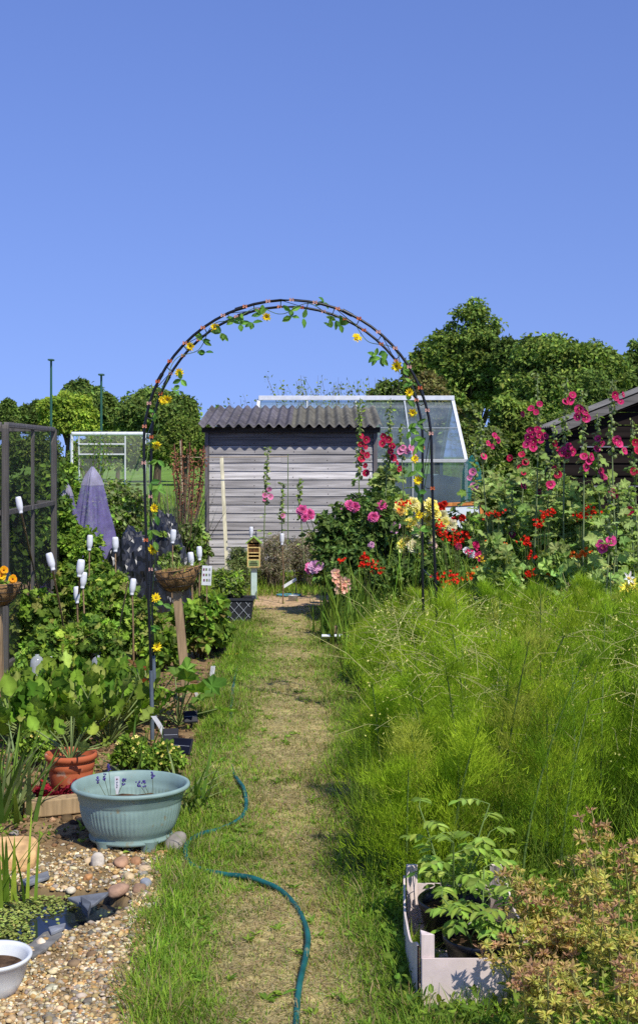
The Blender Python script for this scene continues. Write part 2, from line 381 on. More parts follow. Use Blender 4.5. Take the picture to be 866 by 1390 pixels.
gm.add(np.stack([xg, yg, zg], 1), np.stack([ii, ii+1, ii+nx+1, ii+nx], 1), c, True)
tag(gm.build('ground', M['ground']), kind='structure')
# pond water: real sheet below the rim
pm = MB(); a = np.linspace(0, 2*np.pi, 65)[:-1]; kk = 1+.16*np.sin(3*a+.6)+.08*np.sin(5*a)
rim = np.stack([PC[0]+np.cos(a)*.40*kk*.985, PC[1]+np.sin(a)*.34*kk*.985, np.full(64, -.035)], 1)
pm.add(np.concatenate([rim, [[PC[0], PC[1], -.035]]]), [(i, (i+1) % 64, 64) for i in range(64)], (.02, .02, .03)); tag(pm.build('water', M['water']), kind='structure')

# ---- path grass
def scatter(n, x0, x1, y0, y1, dens):
    """rejection-sampled points; nearer ground gets more, because it shows larger"""
    y = y0*(y1/y0)**rng.random(n); x = rng.uniform(x0, x1, n); k = rng.random(n) < dens(x, y)
    return x[k], y[k]
def g3(x, y): return np.stack([x, y, height(x, y)-.003], 1)
mb = MB()
def dens(x, y):
    n1 = fbm(x, y, 2.2, 21); n2 = fbm(x, y, 6, 31)
    ip = sstep(-.10, .04, x-eL(y)+.2*(n2-.5))*sstep(.14, -.02, x-eR(y)+.3*(n2-.5))
    wn = np.clip(np.exp(-((x-wc(y))/(.20+.012*y))**2)*.95+(n1-.5)*1.1+(n2-.5)*.5, 0, 1)
    return ip*(.20+.80*(1-wn)**1.1)
x, y = scatter(520000, -1.4, .75, 3.0, 12.7, dens)
d = dens(x, y); n = len(x)
nn = fbm(x, y, 5, 41)
L = (.012+.026*d*rng.random(n)+.012*rng.random(n))*(1+1.2*(nn > .62)*rng.random(n)); 
edgeL = sstep(.3, .0, x-eL(y)); edgeR = sstep(-.35, .0, x-eR(y)); L = L*(1+1.6*edgeL*rng.random(n)**2+1.3*edgeR*rng.random(n)**2)
cg = colv([(.22,.36,.04),(.29,.42,.05),(.16,.29,.035)], n, .2)*(.62+.75*fbm(x, y, 4.5, 61))[:, None]; cs = colv([(.42,.34,.17),(.34,.28,.12)], n, .15)
straw = (rng.random(n) < .07+.60*(1-d))[:, None]; cg = np.where(straw, cs, cg)
blades(mb, g3(x, y), rng.uniform(0, 6.28, n), L, .0022+.0022*rng.random(n)+.0001*y*2, np.abs(rng.normal(.5, .35, n)), rng.uniform(.1, 1.1, n), cg, 3)
# flat straw lying on the worn middle
x, y = scatter(110000, -1.3, .7, 3.0, 12.8, lambda x, y: sstep(-.05, .1, x-eL(y))*sstep(.1, -.05, x-eR(y))*(1-dens(x, y))**1.5); n = len(x)
P = g3(x, y); P[:, 2] += .004+.006*rng.random(n)
blades(mb, P, rng.uniform(0, 6.28, n), rng.uniform(.02, .06, n), .0022, np.full(n, 1.5), rng.uniform(-.1, .15, n), colv([(.50,.41,.23),(.38,.30,.15),(.60,.51,.31),(.28,.23,.11)], n, .15), 3)
# broad weeds: plantain, clover, dandelion leaves in tufts
x, y = scatter(1500, -1.3, .75, 3.2, 12, lambda x, y: dens(x, y)*.9*(1+edgeL.mean())); 
ctr = g3(x, y); k = 7
P = np.repeat(ctr, k, 0); n = len(P); az = rng.uniform(0, 6.28, n)
sz = np.repeat(rng.uniform(.35, .8, len(ctr)), k)
D = np.stack([np.cos(az), np.sin(az), rng.uniform(.15, .8, n)], 1)
P[:, 2] += .006
leaves(mb, P, D, np.tile([0, 0, 1.], (n, 1))+rng.normal(0, .2, (n, 3)), sz*rng.uniform(.03, .065, n), sz*rng.uniform(.012, .022, n), colv([(.22,.36,.05),(.27,.40,.06),(.17,.29,.045)], n, .15), T_OV)
# left lawn patch, strip beyond the path and rough field tufts
def tufts(n, x0, x1, y0, y1, Lr, wd, pal, dn=lambda x, y: np.ones_like(x), K=3, lean=.35):
    x, y = scatter(n, x0, x1, y0, y1, dn); n = len(x)
    blades(mb, g3(x, y), rng.uniform(0, 6.28, n), rng.uniform(*Lr, n), wd, np.abs(rng.normal(lean, .25, n)), rng.uniform(.1, .9, n), colv(pal, n, .2), K)
tufts(26000, -3.2, -1.5, 8.3, 12, (.03,.08), .005, GR_L)
tufts(30000, -2.5, 2.5, 12.8, 18, (.05,.16), .008, GR_L, lambda x, y: 1-.95*sstep(-.9,-.7,x)*sstep(.45,.2,x)*(y < 13.6))
tufts(60000, -9, 9, 18, 45, (.04,.16), .02, GR_L+[(.2,.22,.06)])
tag(mb.build('grass', M['grass']), 'short mown grass of the allotment path and rough grass beyond', 'grass', kind='stuff')
# bits of low weeds / straw on the beds
mb = MB()
def bed(x, y): return (1-sstep(-.12, .0, x-eL(y))*sstep(.1, 0, x-eR(y)))*(1-gravel_w(x, y))*(pondr(x, y) > 1.05)
x, y = scatter(52000, -3.2, 3.4, 3.2, 12.5, lambda x, y: bed(x, y)*sstep(.35, .6, fbm(x, y, 3, 77))); n = len(x)
P = g3(x, y); az = rng.uniform(0, 6.28, n); D = np.stack([np.cos(az), np.sin(az), rng.uniform(.1, 1.4, n)], 1)
P[:, 2] += rng.uniform(0, .03, n)
leaves(mb, P, D, np.tile([0, 0, 1.], (n, 1))+rng.normal(0, .3, (n, 3)), rng.uniform(.015, .04, n), rng.uniform(.008, .02, n), colv(GR_M+GR_L, n, .2), T_RH)
x, y = scatter(26000, -3.2, 3.0, 3.2, 12.8, bed); n = len(x); P = g3(x, y); P[:, 2] += .004+.01*rng.random(n)
blades(mb, P, rng.uniform(0, 6.28, n), rng.uniform(.02, .09, n), .003, np.full(n, 1.45), rng.uniform(-.2, .2, n), colv([(.40,.33,.18),(.28,.21,.12),(.5,.42,.26)], n, .2), 3)
tag(mb.build('ground_cover', M['grass']), 'low weeds and dry straw over the soil beds', 'weeds', kind='stuff')

# ---- gravel
mb = MB()
x, y = scatter(64000, -1.75, -.40, 3.0, 5.2, lambda x, y: gravel_w(x, y)*(pondr(x, y) > 1.06)*(.35+.65*sstep(.25, .5, fbm(x, y, 4, 66)))); n = len(x)
ico = (np.array([(0,0,1),(.894,0,.447),(.276,.851,.447),(-.724,.526,.447),(-.724,-.526,.447),(.276,-.851,.447),(.724,.526,-.447),(-.276,.851,-.447),(-.894,0,-.447),(-.276,-.851,-.447),(.724,-.526,-.447),(0,0,-1)]),
       np.array([(0,1,2),(0,2,3),(0,3,4),(0,4,5),(0,5,1),(1,6,2),(2,7,3),(3,8,4),(4,9,5),(5,10,1),(6,7,2),(7,8,3),(8,9,4),(9,10,5),(10,6,1),(11,7,6),(11,8,7),(11,9,8),(11,10,9),(11,6,10)]))
s = rng.gamma(2.6, .0013, n)+.0022
V = ico[0][None]*(1+rng.normal(0, .16, (n, 12, 1))); V = V*np.stack([s*rng.uniform(.9, 1.5, n), s*rng.uniform(.8, 1.2, n), s*rng.uniform(.5, .8, n)], -1)[:, None]
a = rng.uniform(0, 6.28, n); ca, sa = np.cos(a)[:, None], np.sin(a)[:, None]
V = np.stack([V[..., 0]*ca-V[..., 1]*sa, V[..., 0]*sa+V[..., 1]*ca, V[..., 2]+rng.normal(0, .12, (n, 1))*V[..., 0]], -1)
Pg = np.stack([x, y, height(x, y)+s*.35], 1); V = V+Pg[:, None]
cols = colv([hx('#bba06c'), hx('#a08a62'), hx('#cdb88e'), hx('#8d8474'), hx('#a88452'), hx('#cfc3a4'), hx('#96805e')], n, .22, .04)
f = (ico[1][None]+np.arange(n)[:, None, None]*12).reshape(-1, 3)
mb.add(V.reshape(-1, 3), f, np.repeat(cols, 12, 0), True)
tag(mb.build('gravel', M['stone']), 'golden gravel and pebbles round the little pond', 'gravel', kind='stuff')
# dark soil crumbs on the beds
mb = MB()
x, y = scatter(9000, -1.9, 1.2, 3.2, 9, lambda x, y: bed(x, y)*.8); n = len(x); s = rng.gamma(4, .0022, n)+.003
V = ico[0][None]*(1+rng.normal(0, .2, (n, 12, 1)))*s[:, None, None]*np.array([1.1, 1, .7])+np.stack([x, y, height(x, y)+s*.3], 1)[:, None]
mb.add(V.reshape(-1, 3), (ico[1][None]+np.arange(n)[:, None, None]*12).reshape(-1, 3), np.repeat(colv([hx('#6b5238'), hx('#8d7350'), hx('#4a3828')], n, .2), 12, 0), True)
tag(mb.build('soil_crumbs', M['stone']), 'crumbly brown soil clods scattered on the beds', 'soil', kind='stuff')
# duckweed
mb = MB(); n = 14000; x = rng.uniform(-1.7, -.6, n); y = rng.uniform(3.7, 4.7, n)
k = (pondr(x, y) < .99) & ((x < -.90+.35*(fbm(x, y, 6, 8)-.5)-.22*(4.39-y)) | (rng.random(n) < .03)) ; x, y = x[k], y[k]; n = len(x)
az = rng.uniform(0, 6.28, n); D = np.stack([np.cos(az), np.sin(az), rng.uniform(0, .35, n)], 1)
leaves(mb, np.stack([x, y, -.033+rng.uniform(0, .012, n)], 1), D, np.tile([0, 0, 1.], (n, 1))+rng.normal(0, .25, (n, 3)), rng.uniform(.008, .016, n), rng.uniform(.008, .014, n), colv([(.34,.40,.09),(.42,.46,.13),(.26,.33,.07)], n, .15), T_OV)
tag(mb.build('duckweed', M['leaf']), 'pale green pondweed floating on the dark pond', 'pondweed', kind='stuff')

# ================================================================== BUILT THINGS
GREYW = [hx('#a8a4a0'), hx('#b6b2ad'), hx('#9b9793'), hx('#aca8a3')]
# ---------------- grey timber shed
SX0, SX1, SY, SB = -1.44, .73, 16.0, 1.83
shed = thing('garden_shed', 'weathered grey timber shed with a corrugated roof at the end of the grass path', 'shed', ((SX0+SX1)/2, SY, 0))
mb = MB(); nb = 17; bh = SB/nb
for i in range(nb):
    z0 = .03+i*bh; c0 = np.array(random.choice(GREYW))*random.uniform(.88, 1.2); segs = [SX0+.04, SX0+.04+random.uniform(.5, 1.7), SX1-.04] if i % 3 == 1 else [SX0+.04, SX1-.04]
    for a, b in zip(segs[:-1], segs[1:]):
        c0 = c0 if i < nb-2 else np.array(hx('#6b6560'))*random.uniform(.8, 1.1); t = .014; sag = random.uniform(-.004, .004)  # top two boards: dark stained timber, with eave shade added into the colour
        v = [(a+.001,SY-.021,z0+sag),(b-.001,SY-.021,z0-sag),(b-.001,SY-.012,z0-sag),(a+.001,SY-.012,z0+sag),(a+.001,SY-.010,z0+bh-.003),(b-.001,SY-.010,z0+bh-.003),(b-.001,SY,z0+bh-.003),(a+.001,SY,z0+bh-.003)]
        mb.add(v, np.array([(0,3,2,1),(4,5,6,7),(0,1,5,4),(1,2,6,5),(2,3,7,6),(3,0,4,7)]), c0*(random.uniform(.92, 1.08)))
box(mb, ((SX0+SX1)/2, SY+.012, .95), (SX1-SX0-.1, .02, 1.84), hx('#2a2624'))
for i in range(nb):
    for xn in (SX0+.09, SX0+.62, (SX0+SX1)/2+.03, SX1-.62, SX1-.09):
        tubes(mb, [[(xn+random.uniform(-.012, .012), SY-.024, .03+i*bh+.03), (xn, SY-.014, .03+i*bh+.03)]], .004, hx('#3a2a22'), 6)
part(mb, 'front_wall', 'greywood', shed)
mb = MB()
for sx in (SX0+.012, SX1-.012):
    for i in range(nb):
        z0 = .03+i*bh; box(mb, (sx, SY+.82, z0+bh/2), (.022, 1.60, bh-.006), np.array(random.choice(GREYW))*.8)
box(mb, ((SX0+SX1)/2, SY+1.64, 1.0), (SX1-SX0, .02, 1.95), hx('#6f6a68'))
part(mb, 'side_wall', 'greywood', shed)
for sx in (SX0+.012, SX1-.012):
    mb = MB(); box(mb, (sx, SY-.022, .93), (.05, .045, 1.86), hx('#6a6565')); part(mb, 'corner_trim', 'postwood', shed, .003)
mb = MB(); box(mb, ((SX0+SX1)/2, SY-.055, 1.845), (SX1-SX0+.1, .03, .07), hx('#3c3836'))
for i in range(9): box(mb, (SX0+.1+i*.25, SY-.05, 1.875), (.045, .12, .05), hx('#4a4340'))
part(mb, 'eaves_board', 'greywood', shed, .002)
# corrugated roof
rx0, rx1, ry0, ry1, rz0, rz1 = SX0-.08, SX1+.07, SY-.20, SY+1.75, 1.90, 2.20
K = 18*12; u = np.linspace(0, 1, K); T = 26
X = rx0+(rx1-rx0)*u; wv = .024*np.cos(u*18.3*2*np.pi)
mb = MB(); V = []
ragged = .02*np.array([vnoise(np.array([q*7.]), np.array([0.]), 1, 2)[0] for q in u*2])
for j in range(T):
    t = j/(T-1); V.append(np.stack([X, ry0+(ry1-ry0)*t-ragged*(1-t), rz0+(rz1-rz0)*t+wv+(.006 if t > .5 else 0)], 1))
V = np.array(V); V2 = V.copy(); V2[..., 2] -= .009
q = (np.arange(T-1)[:, None]*K+np.arange(K-1)[None]).ravel(); f = np.stack([q, q+1, q+K+1, q+K], 1)
cc = np.array(hx('#625e62'))*np.ones((T*K, 1)); lich = vnoise(V[..., 0].ravel(), V[..., 1].ravel(), 2.2, 8)
cc = np.where((V[..., 0].ravel() > -.35)[:, None], np.array(hx('#6d6a5e')), cc)*(.7+.5*lich[:, None])
mb.add(V.reshape(-1, 3), f, cc, True); mb.add(V2.reshape(-1, 3), f[:, ::-1], cc*.5, True)
e = np.arange(K-1); mb.add(np.concatenate([V[0], V2[0]]), np.stack([e, e+K, e+K+1, e+1], 1), hx('#77736e'))
part(mb, 'corrugated_roof', 'roofing', shed)

# leaning stake, insect house, boards near the shed
a, b = W(301, 620, 15.55), W(309, 772, 15.35); mb = MB(); bar(mb, a, [b[0], b[1], 0], .045, .03, hx('#d6cfae')); one(mb, 'wooden_stake', 'postwood', 'tall pale wooden stake leaning in front of the shed wall', 'stake', (b[0], b[1], 0), bevel=.003)
c0 = G(345, 812); Yh = c0[1]; z = lambda py: H-(py-CY)/F*Yh
ih = thing('insect_house', 'small wooden insect house with a green gable roof on a pale post', 'insect house', c0)
mb = MB(); box(mb, (c0[0], Yh, .165), (.062, .045, .35), hx('#bcd3cc')); part(mb, 'post', 'paint', ih, .003)
mb = MB(); hw = .062; zb, zt = .34, .60
for sx in (-1, 1): box(mb, (c0[0]+sx*hw, Yh-.02, (zb+zt)/2), (.012, .09, zt-zb), hx('#d9bf7c'))
box(mb, (c0[0], Yh+.02, (zb+zt)/2), (2*hw, .008, zt-zb), hx('#5a3c22'))
for zz in (.34, .415, .455, .49, .545): box(mb, (c0[0], Yh-.02, zz), (2*hw-.012, .088, .011), hx('#d9bf7c'))
mb.add([(c0[0]-hw, Yh-.06, zt), (c0[0]+hw, Yh-.06, zt), (c0[0], Yh-.06, zt+.055)], np.array([(0, 1, 2)]), hx('#cdb06c'))
part(mb, 'box', 'postwood', ih)
mb = MB()
for i in range(9):
    for j in range(3):
        p = np.array([c0[0]-.048+i*.012, Yh-.055+.01*(j % 2), .555+.012*j-.004]); tubes(mb, [[p, p+[0, .05, 0]]], .0055, np.array(hx('#8a6235'))*random.uniform(.5, 1.2), 6)
for i in range(11): box(mb, (c0[0]-.05+.01*i, Yh-.03, .52), (.008, .05, .045), np.array(hx('#7a5530'))*random.uniform(.4, 1.2))
part(mb, 'tubes', 'stem', ih)
mb = MB(); box(mb, (c0[0], Yh-.063, .378), (2*hw-.01, .006, .062), hx('#93a86a'))
for i in range(3): box(mb, (c0[0], Yh-.068, .362+i*.017), (.085-.02*(i == 2), .005, .006), hx('#3b3222'))
part(mb, 'slotted_front', 'paint', ih)
mb = MB()
for s in (-1, 1): bar(mb, (c0[0]+s*.085, Yh-.025, .588), (c0[0]-s*.003, Yh-.025, .664), .012, .13, hx('#8eb04a'), (0, 1, 0))
part(mb, 'roof', 'paint', ih, .002)

# ---------------- greenhouse
GY0, GY1, GX0, GX1, ZE, ZR = 18.0, 19.8, -.95, 2.11, 1.44, 2.42
gh = thing('greenhouse', 'white framed glass greenhouse standing behind the grey shed', 'greenhouse', ((GX0+GX1)/2, GY0, 0))
WH = hx('#d8dadb')
mb = MB()
bar(mb, (GX0, GY1, ZR), (GX1+.02, GY1, ZR), .07, .14, WH, (0, 1, 0)); part(mb, 'ridge_beam', 'paint', gh, .004)
mb = MB()
bar(mb, (GX0, GY0, ZE), (GX1+.03, GY0, ZE), .05, .06, hx('#b9bcbb'), (0, 1, 0)); part(mb, 'gutter', 'paint', gh, .004)
for k, xx in enumerate(np.linspace(GX0, GX1, 5)):
    mb = MB(); wd = .05 if k in (0, 4) else .025; cc = WH if k in (0, 4) else hx('#aab0b0')
    bar(mb, (xx, GY0, ZE+.01), (xx, GY1, ZR-.03), wd, .035, cc, (0, 1, 0)); part(mb, 'roof_bar', 'paint', gh, .003)
    mb = MB(); bar(mb, (xx, GY0, 0), (xx, GY0, ZE), wd, .04, cc, (0, 1, 0)); part(mb, 'post', 'paint', gh, .003)
    mb = MB(); bar(mb, (xx, GY1*2-GY0, 0), (xx, GY1*2-GY0, ZE), wd, .04, cc, (0, 1, 0)); bar(mb, (xx, GY1*2-GY0, ZE+.01), (xx, GY1, ZR-.03), wd, .035, cc, (0, 1, 0)); part(mb, 'rear_bar', 'paint', gh)
mb = MB()
bar(mb, (GX0, GY0+.9, (ZE+ZR)/2), (GX1, GY0+.9, (ZE+ZR)/2), .015, .015, hx('#9fa6a6'), (0, 1, 0)); bar(mb, (GX0, GY0, .55), (GX1, GY0, .55), .03, .03, hx('#c0c4c4'), (0, 1, 0)); bar(mb, (GX1, GY0, ZE), (GX1, 2*GY1-GY0, ZE), .03, .03, WH)
part(mb, 'glazing_rail', 'paint', gh)
xx = np.linspace(GX0, GX1, 5)
for k in range(4):
    mb = MB(); a, b = xx[k]+.015, xx[k+1]-.015
    mb.add([(a, GY0+.02, ZE+.03), (b, GY0+.02, ZE+.03), (b, GY1, ZR-.05), (a, GY1, ZR-.05)], np.array([(0, 1, 2, 3)]), (1, 1, 1)); part(mb, 'roof_pane', 'glass', gh)
    mb = MB(); mb.add([(a, GY0, .02), (b, GY0, .02), (b, GY0, ZE-.02), (a, GY0, ZE-.02)], np.array([(0, 1, 2, 3)]), (1, 1, 1)); part(mb, 'wall_pane', 'glass', gh)
mb = MB(); mb.add([(GX1, GY0+.03, .02), (GX1, 2*GY1-GY0, .02), (GX1, 2*GY1-GY0, ZE), (GX1, GY1, ZR-.03), (GX1, GY0+.03, ZE)], [(0, 1, 2, 3, 4)], (1, 1, 1)); part(mb, 'end_pane', 'glass', gh)
mb = MB(); vv = []; K = 14
for j in range(8):
    for i in range(K): vv.append((1.05+i/(K-1)*1.0, GY0+.10+.03*math.sin(i*1.7)+.01*j, .5+j/7*.72-.03*math.sin(i*.5+1)*(j == 7)))
q = [(j*K+i, j*K+i+1, (j+1)*K+i+1, (j+1)*K+i) for j in range(7) for i in range(K-1)]
mb.add(vv, np.array(q), (1, 1, 1), True); o = one(mb, 'fleece_sheet', 'fogglass', 'pale translucent sheet hanging inside the lower greenhouse glass', 'sheet', (1.55, GY0+.1, .5))
# plants inside greenhouse come later with the shrubs

# leaning glazed frame with orange timber edge
Yf = 12.3
fr = thing('window_frame', 'old window with orange timber edges leaning in front of the greenhouse', 'window frame', W(630, 760, Yf)*[1, 1, 0])
def fp(px, py, t=0): p = W(px, py, Yf); p[1] += .22*(p[2]-.3); return p
A, B, C_, D_ = fp(604, 686), fp(655, 684), fp(661, 772), fp(604, 774)
mb = MB()
for p, q in ((A, B), (B, C_), (C_, D_), (D_, A)): bar(mb, p, q, .035, .035, hx('#d28a4a'), (0, 1, 0))
part(mb, 'timber_edge', 'postwood', fr, .003)
mb = MB(); mb.add([D_, C_, B, A], np.array([(0, 1, 2, 3)]), (1, 1, 1)); part(mb, 'pane', 'fogglass', fr)

# ---------------- black shed, right
bs = thing('black_shed', 'black painted timber shed with a low gabled grey roof on the right', 'shed', (4.1, 14, 0))
BX0, BX1, BY, BE, BA = 2.70, 5.5, 14.0, 1.84, 2.36
BXm = 4.1
mb = MB(); nbd = 13
for i in range(18):
    z0 = .02+i*.142; z1 = z0+.136
    # clip board to the gable
    def xr(z): return (BX0, BX1) if z <= BE else (BX0+(z-BE)/(BA-BE)*(BXm-BX0), BX1-(z-BE)/(BA-BE)*(BX1-BXm))
    if z0 > BA-.03: break
    a0, b0 = xr(z0); a1, b1 = xr(min(z1, BA-.01)); z1 = min(z1, BA-.01); c0 = np.array(hx('#1b1613'))*random.uniform(.7, 1.4)
    mb.add([(a0, BY-.03, z0), (b0, BY-.03, z0), (b0, BY-.005, z0), (a0, BY-.005, z0), (a1, BY-.012, z1), (b1, BY-.012, z1), (b1, BY, z1), (a1, BY, z1)], np.array([(0,3,2,1),(4,5,6,7),(0,1,5,4),(1,2,6,5),(2,3,7,6),(3,0,4,7)]), c0)
part(mb, 'front_wall', 'blackwood', bs)
mb = MB()
for i in range(13):
    z0 = .02+i*.14; c0 = np.array(hx('#1b1613'))*random.uniform(.7, 1.4)
    mb.add([(BX0-.022, BY, z0), (BX0-.022, BY+.9, z0), (BX0, BY+.9, z0), (BX0, BY, z0), (BX0-.006, BY, z0+.136), (BX0-.006, BY+.9, z0+.136), (BX0, BY+.9, z0+.136), (BX0, BY, z0+.136)], np.array([(0,1,2,3),(7,6,5,4),(0,4,5,1),(0,3,7,4),(1,5,6,2)]), c0)
box(mb, (BX0+.012, BY+.45, BE/2), (.02, .88, BE), hx('#121012')); box(mb, (BX1-.012, BY+.45, BE/2), (.02, .9, BE), hx('#1c1a1b')); box(mb, (BXm, BY+.9, BE/2), (BX1-BX0, .02, BE), hx('#1c1a1b')); part(mb, 'side_wall', 'blackwood', bs)
for zz in (1.62, 1.18):
    mb = MB(); bar(mb, (BX0+.2, BY-.05, zz), (BX1-.2, BY-.05, zz+.0), .014, .02, hx('#76787a'), (0, 1, 0)); part(mb, 'edge_highlight', 'paint', bs)  # thin pale bars imitate light caught along the board edges
for s in (-1, 1):
    ex = BX0-.12 if s < 0 else BX1+.12; ez = BE-.045
    mb = MB(); Kx, Ky = 8, 70; V = []
    for j in range(Ky):
        y_ = BY-.12+j/(Ky-1)*1.12
        for i in range(Kx):
            t = i/(Kx-1); V.append((ex+(BXm-ex)*t, y_, ez+(BA+.04-ez)*t+.05+.012*math.cos(y_*2*math.pi/.11)))
    q = np.array([(j*Kx+i, j*Kx+i+1, (j+1)*Kx+i+1, (j+1)*Kx+i) for j in range(Ky-1) for i in range(Kx-1)]); V = np.array(V)
    mb.add(V, q, hx('#7a7770'), True); V2 = V.copy(); V2[:, 2] -= .02; mb.add(V2, q[:, ::-1], hx('#45423f'), True)
    part(mb, 'roof_slope', 'roofing', bs)
    mb = MB(); bar(mb, (ex, BY-.135, ez-.01), (BXm, BY-.135, BA+.03), .085, .02, hx('#6a6762'), (0, 1, 0)); part(mb, 'bargeboard', 'greywood', bs)

# wattle hurdle at the right edge
wf = thing('wattle_hurdle', 'dark woven stick hurdle fence at the right edge behind the flowers', 'fence', (3.3, 12, 0))
for k in range(9):
    mb = MB(); x0 = 2.78+k*.14; tubes(mb, [[(x0, 12, 0), (x0+.01, 12, .5), (x0+random.uniform(-.02, .02), 12, 1.03+random.uniform(-.06, .05))]], [[.013, .012, .010]], np.array(hx('#4a3d32'))*random.uniform(.7, 1.2), 6); part(mb, 'upright', 'bark', wf)
mb = MB()
for r in range(19):
    xx_ = np.linspace(2.72, 3.95, 60); yy = 12+.018*np.sin((xx_-2.78)/.14*math.pi+(r % 2)*math.pi); tubes(mb, [np.stack([xx_, yy, np.full(60, .16+r*.042)+.006*np.sin(xx_*9+r)], 1)], .010, np.array(hx('#5d4d3e'))*random.uniform(.5, 1.2), 5)
part(mb, 'woven_rods', 'bark', wf)

# ---------------- fruit cage, left: near corner at the left edge of the picture, its side runs back
ct = 1.75; N1 = np.array([-2.20, 8.8]); N2 = np.array([-2.24, 10.6]); L1 = N1-[1.9, 0]; L2 = N2-[1.9, 0]
fc = thing('fruit_cage', 'grey timber fruit cage covered in fine dark netting at the left', 'fruit cage', (-3.1, 8.8, 0))
GP = hx('#88827b')
for x_, y_ in (N1, N2, L1, L2):
    mb = MB(); box(mb, (x_, y_, ct/2), (.044, .044, ct), GP); part(mb, 'post', 'postwood', fc, .003)
mb = MB(); box(mb, (-2.225, 9.75, ct/2), (.022, .03, ct), GP); part(mb, 'post', 'postwood', fc)
for p, q in ((N1, N2), (L1, N1), (L2, N2), (L1, L2)):
    for z_ in (ct, 1.13, .05):
        mb = MB(); d_ = unit(q-p); p_ = p+d_*.028; q_ = q-d_*.028; bar(mb, (*p_, z_), (*q_, z_), .036, .036, GP); part(mb, 'rail', 'postwood', fc, .003)
def sheet(mb, p00, p10, p11, p01, nu=14, nv=10, amp=.02):
    p00, p10, p11, p01 = map(np.array, (p00, p10, p11, p01)); V = []
    nn_ = unit(np.cross(p10-p00, p01-p00))
    for j in range(nv):
        for i in range(nu):
            u_, v_ = i/(nu-1), j/(nv-1); V.append(p00*(1-u_)*(1-v_)+p10*u_*(1-v_)+p11*u_*v_+p01*(1-u_)*v_+nn_*amp*math.sin(math.pi*u_)*math.sin(math.pi*v_)*math.sin(3*u_+5*v_))
    mb.add(V, np.array([(j*nu+i, j*nu+i+1, (j+1)*nu+i+1, (j+1)*nu+i) for j in range(nv-1) for i in range(nu-1)]), hx('#2c2f2e'), True)
mb = MB()
sheet(mb, (L1[0], 8.76, .03), (N1[0]+.035, 8.76, .03), (N1[0]+.035, 8.76, ct), (L1[0], 8.76, ct))
sheet(mb, (N1[0]+.035, 8.76, .03), (N2[0]+.035, 10.64, .03), (N2[0]+.035, 10.64, ct), (N1[0]+.035, 8.76, ct))
sheet(mb, (L1[0], 8.76, ct+.03), (N1[0]+.035, 8.76, ct+.03), (N2[0]+.035, 10.64, ct+.03), (L2[0], 10.64, ct+.03), amp=-.05)
part(mb, 'netting', 'net', fc)
mb = MB(); box(mb, (N1[0]+.002, 8.8, .60), (.062, .058, .22), hx('#35566b')); part(mb, 'post_sleeve', 'plastic', fc)

# ---------------- far things
def goal():
    Y = 42.; t = thing('goal_frame', 'white football goal standing on the green field behind the plots', 'goal', W(147, 0, Y)*[1, 1, 0])
    xl, xr, zt = W(98, 0, Y)[0], W(197, 0, Y)[0], W(0, 589, Y)[2]
    for nm, a, b, r in (('post', (xl, Y, 0), (xl, Y, zt), .05), ('post', (xr, Y, 0), (xr, Y, zt), .05), ('crossbar', (xl, Y, zt), (xr, Y, zt), .07)):
        mb = MB(); tubes(mb, [[a, b]], r, hx('#d9dada'), 8); part(mb, nm, 'paint', t)
    mb = MB()
    for a, b in (((xl, Y+1.4, 0), (xl, Y+1.2, zt)), ((xr, Y+1.4, 0), (xr, Y+1.2, zt)), ((xl, Y+1.2, zt), (xr, Y+1.2, zt)), ((xl, Y+1.2, 1.85), (xl+1.6, Y+1.2, 1.85)), ((xl, Y+1.2, 1.5), (xl+1.6, Y+1.2, 1.5)), ((xl+1.6, Y+1.2, 0), (xl+1.6, Y+1.2, zt)), ((xl, Y, zt), (xl, Y+1.2, zt)), ((xr, Y, zt), (xr, Y+1.2, zt))): tubes(mb, [[a, b]], .035, hx('#c8caca'), 6)
    part(mb, 'back_frame', 'paint', t)
    mb = MB(); sheet(mb, (xl, Y+1.38, 0), (xr, Y+1.38, 0), (xr, Y+1.18, zt), (xl, Y+1.18, zt)); part(mb, 'net', mk('goal_net', (.5, .5, .45), rough=.9, alpha=.18), t)
goal()
for px, pt, lb in ((70, 490, 'taller green lamp post rising behind the fruit cage'), (138, 510, 'shorter green lamp post rising beside the dark round tree')):
    Y = 58.; b = W(px, 0, Y); zt = W(0, pt, Y)[2]; t = thing('lamp_post', lb, 'lamp post', (b[0], Y, 0), 'green lamp posts behind the field')
    mb = MB(); tubes(mb, [[(b[0], Y, 0), (b[0], Y, zt)]], [[.07, .05]], hx('#2f5a4c'), 8); part(mb, 'pole', 'paint', t)
    mb = MB(); box(mb, (b[0]+.02, Y-.1, zt+.04), (.24, .4, .08), hx('#3a5a50')); part(mb, 'lamp_head', 'paint', t, .02)

# ---------------- garden arch
arch = thing('garden_arch', 'tall black tubular metal arch spanning the grass path', 'arch', (-.13, 7.0, 0))
TILT = math.radians(.9)
def hoop_pts(cx, Y, r, zs, n=34):
    P = [(cx-r, Y, 0)]+[(cx-r, Y, z) for z in np.linspace(.15, zs, 7)]
    P += [(cx-r*math.cos(a), Y, zs+r*math.sin(a)) for a in np.linspace(0, math.pi, n)[1:-1]]
    P += [(cx+r, Y, z) for z in np.linspace(zs, .15, 7)]+[(cx+r, Y, 0)]
    P = np.array(P); x = P[:, 0]-cx; z = P[:, 2]-1.6
    P[:, 0] = cx+x*math.cos(TILT)-z*math.sin(TILT); P[:, 2] = P[:, 2]+x*math.sin(TILT)*.15
    P[:, 0] += .012*np.sin(P[:, 2]*2.1+Y*3); P[:, 1] += .01*np.sin(P[:, 2]*1.7+x*2); return P
HA = hoop_pts(-.158, 6.76, .775, 1.60); HB = hoop_pts(-.185, 7.24, .783, 1.612)
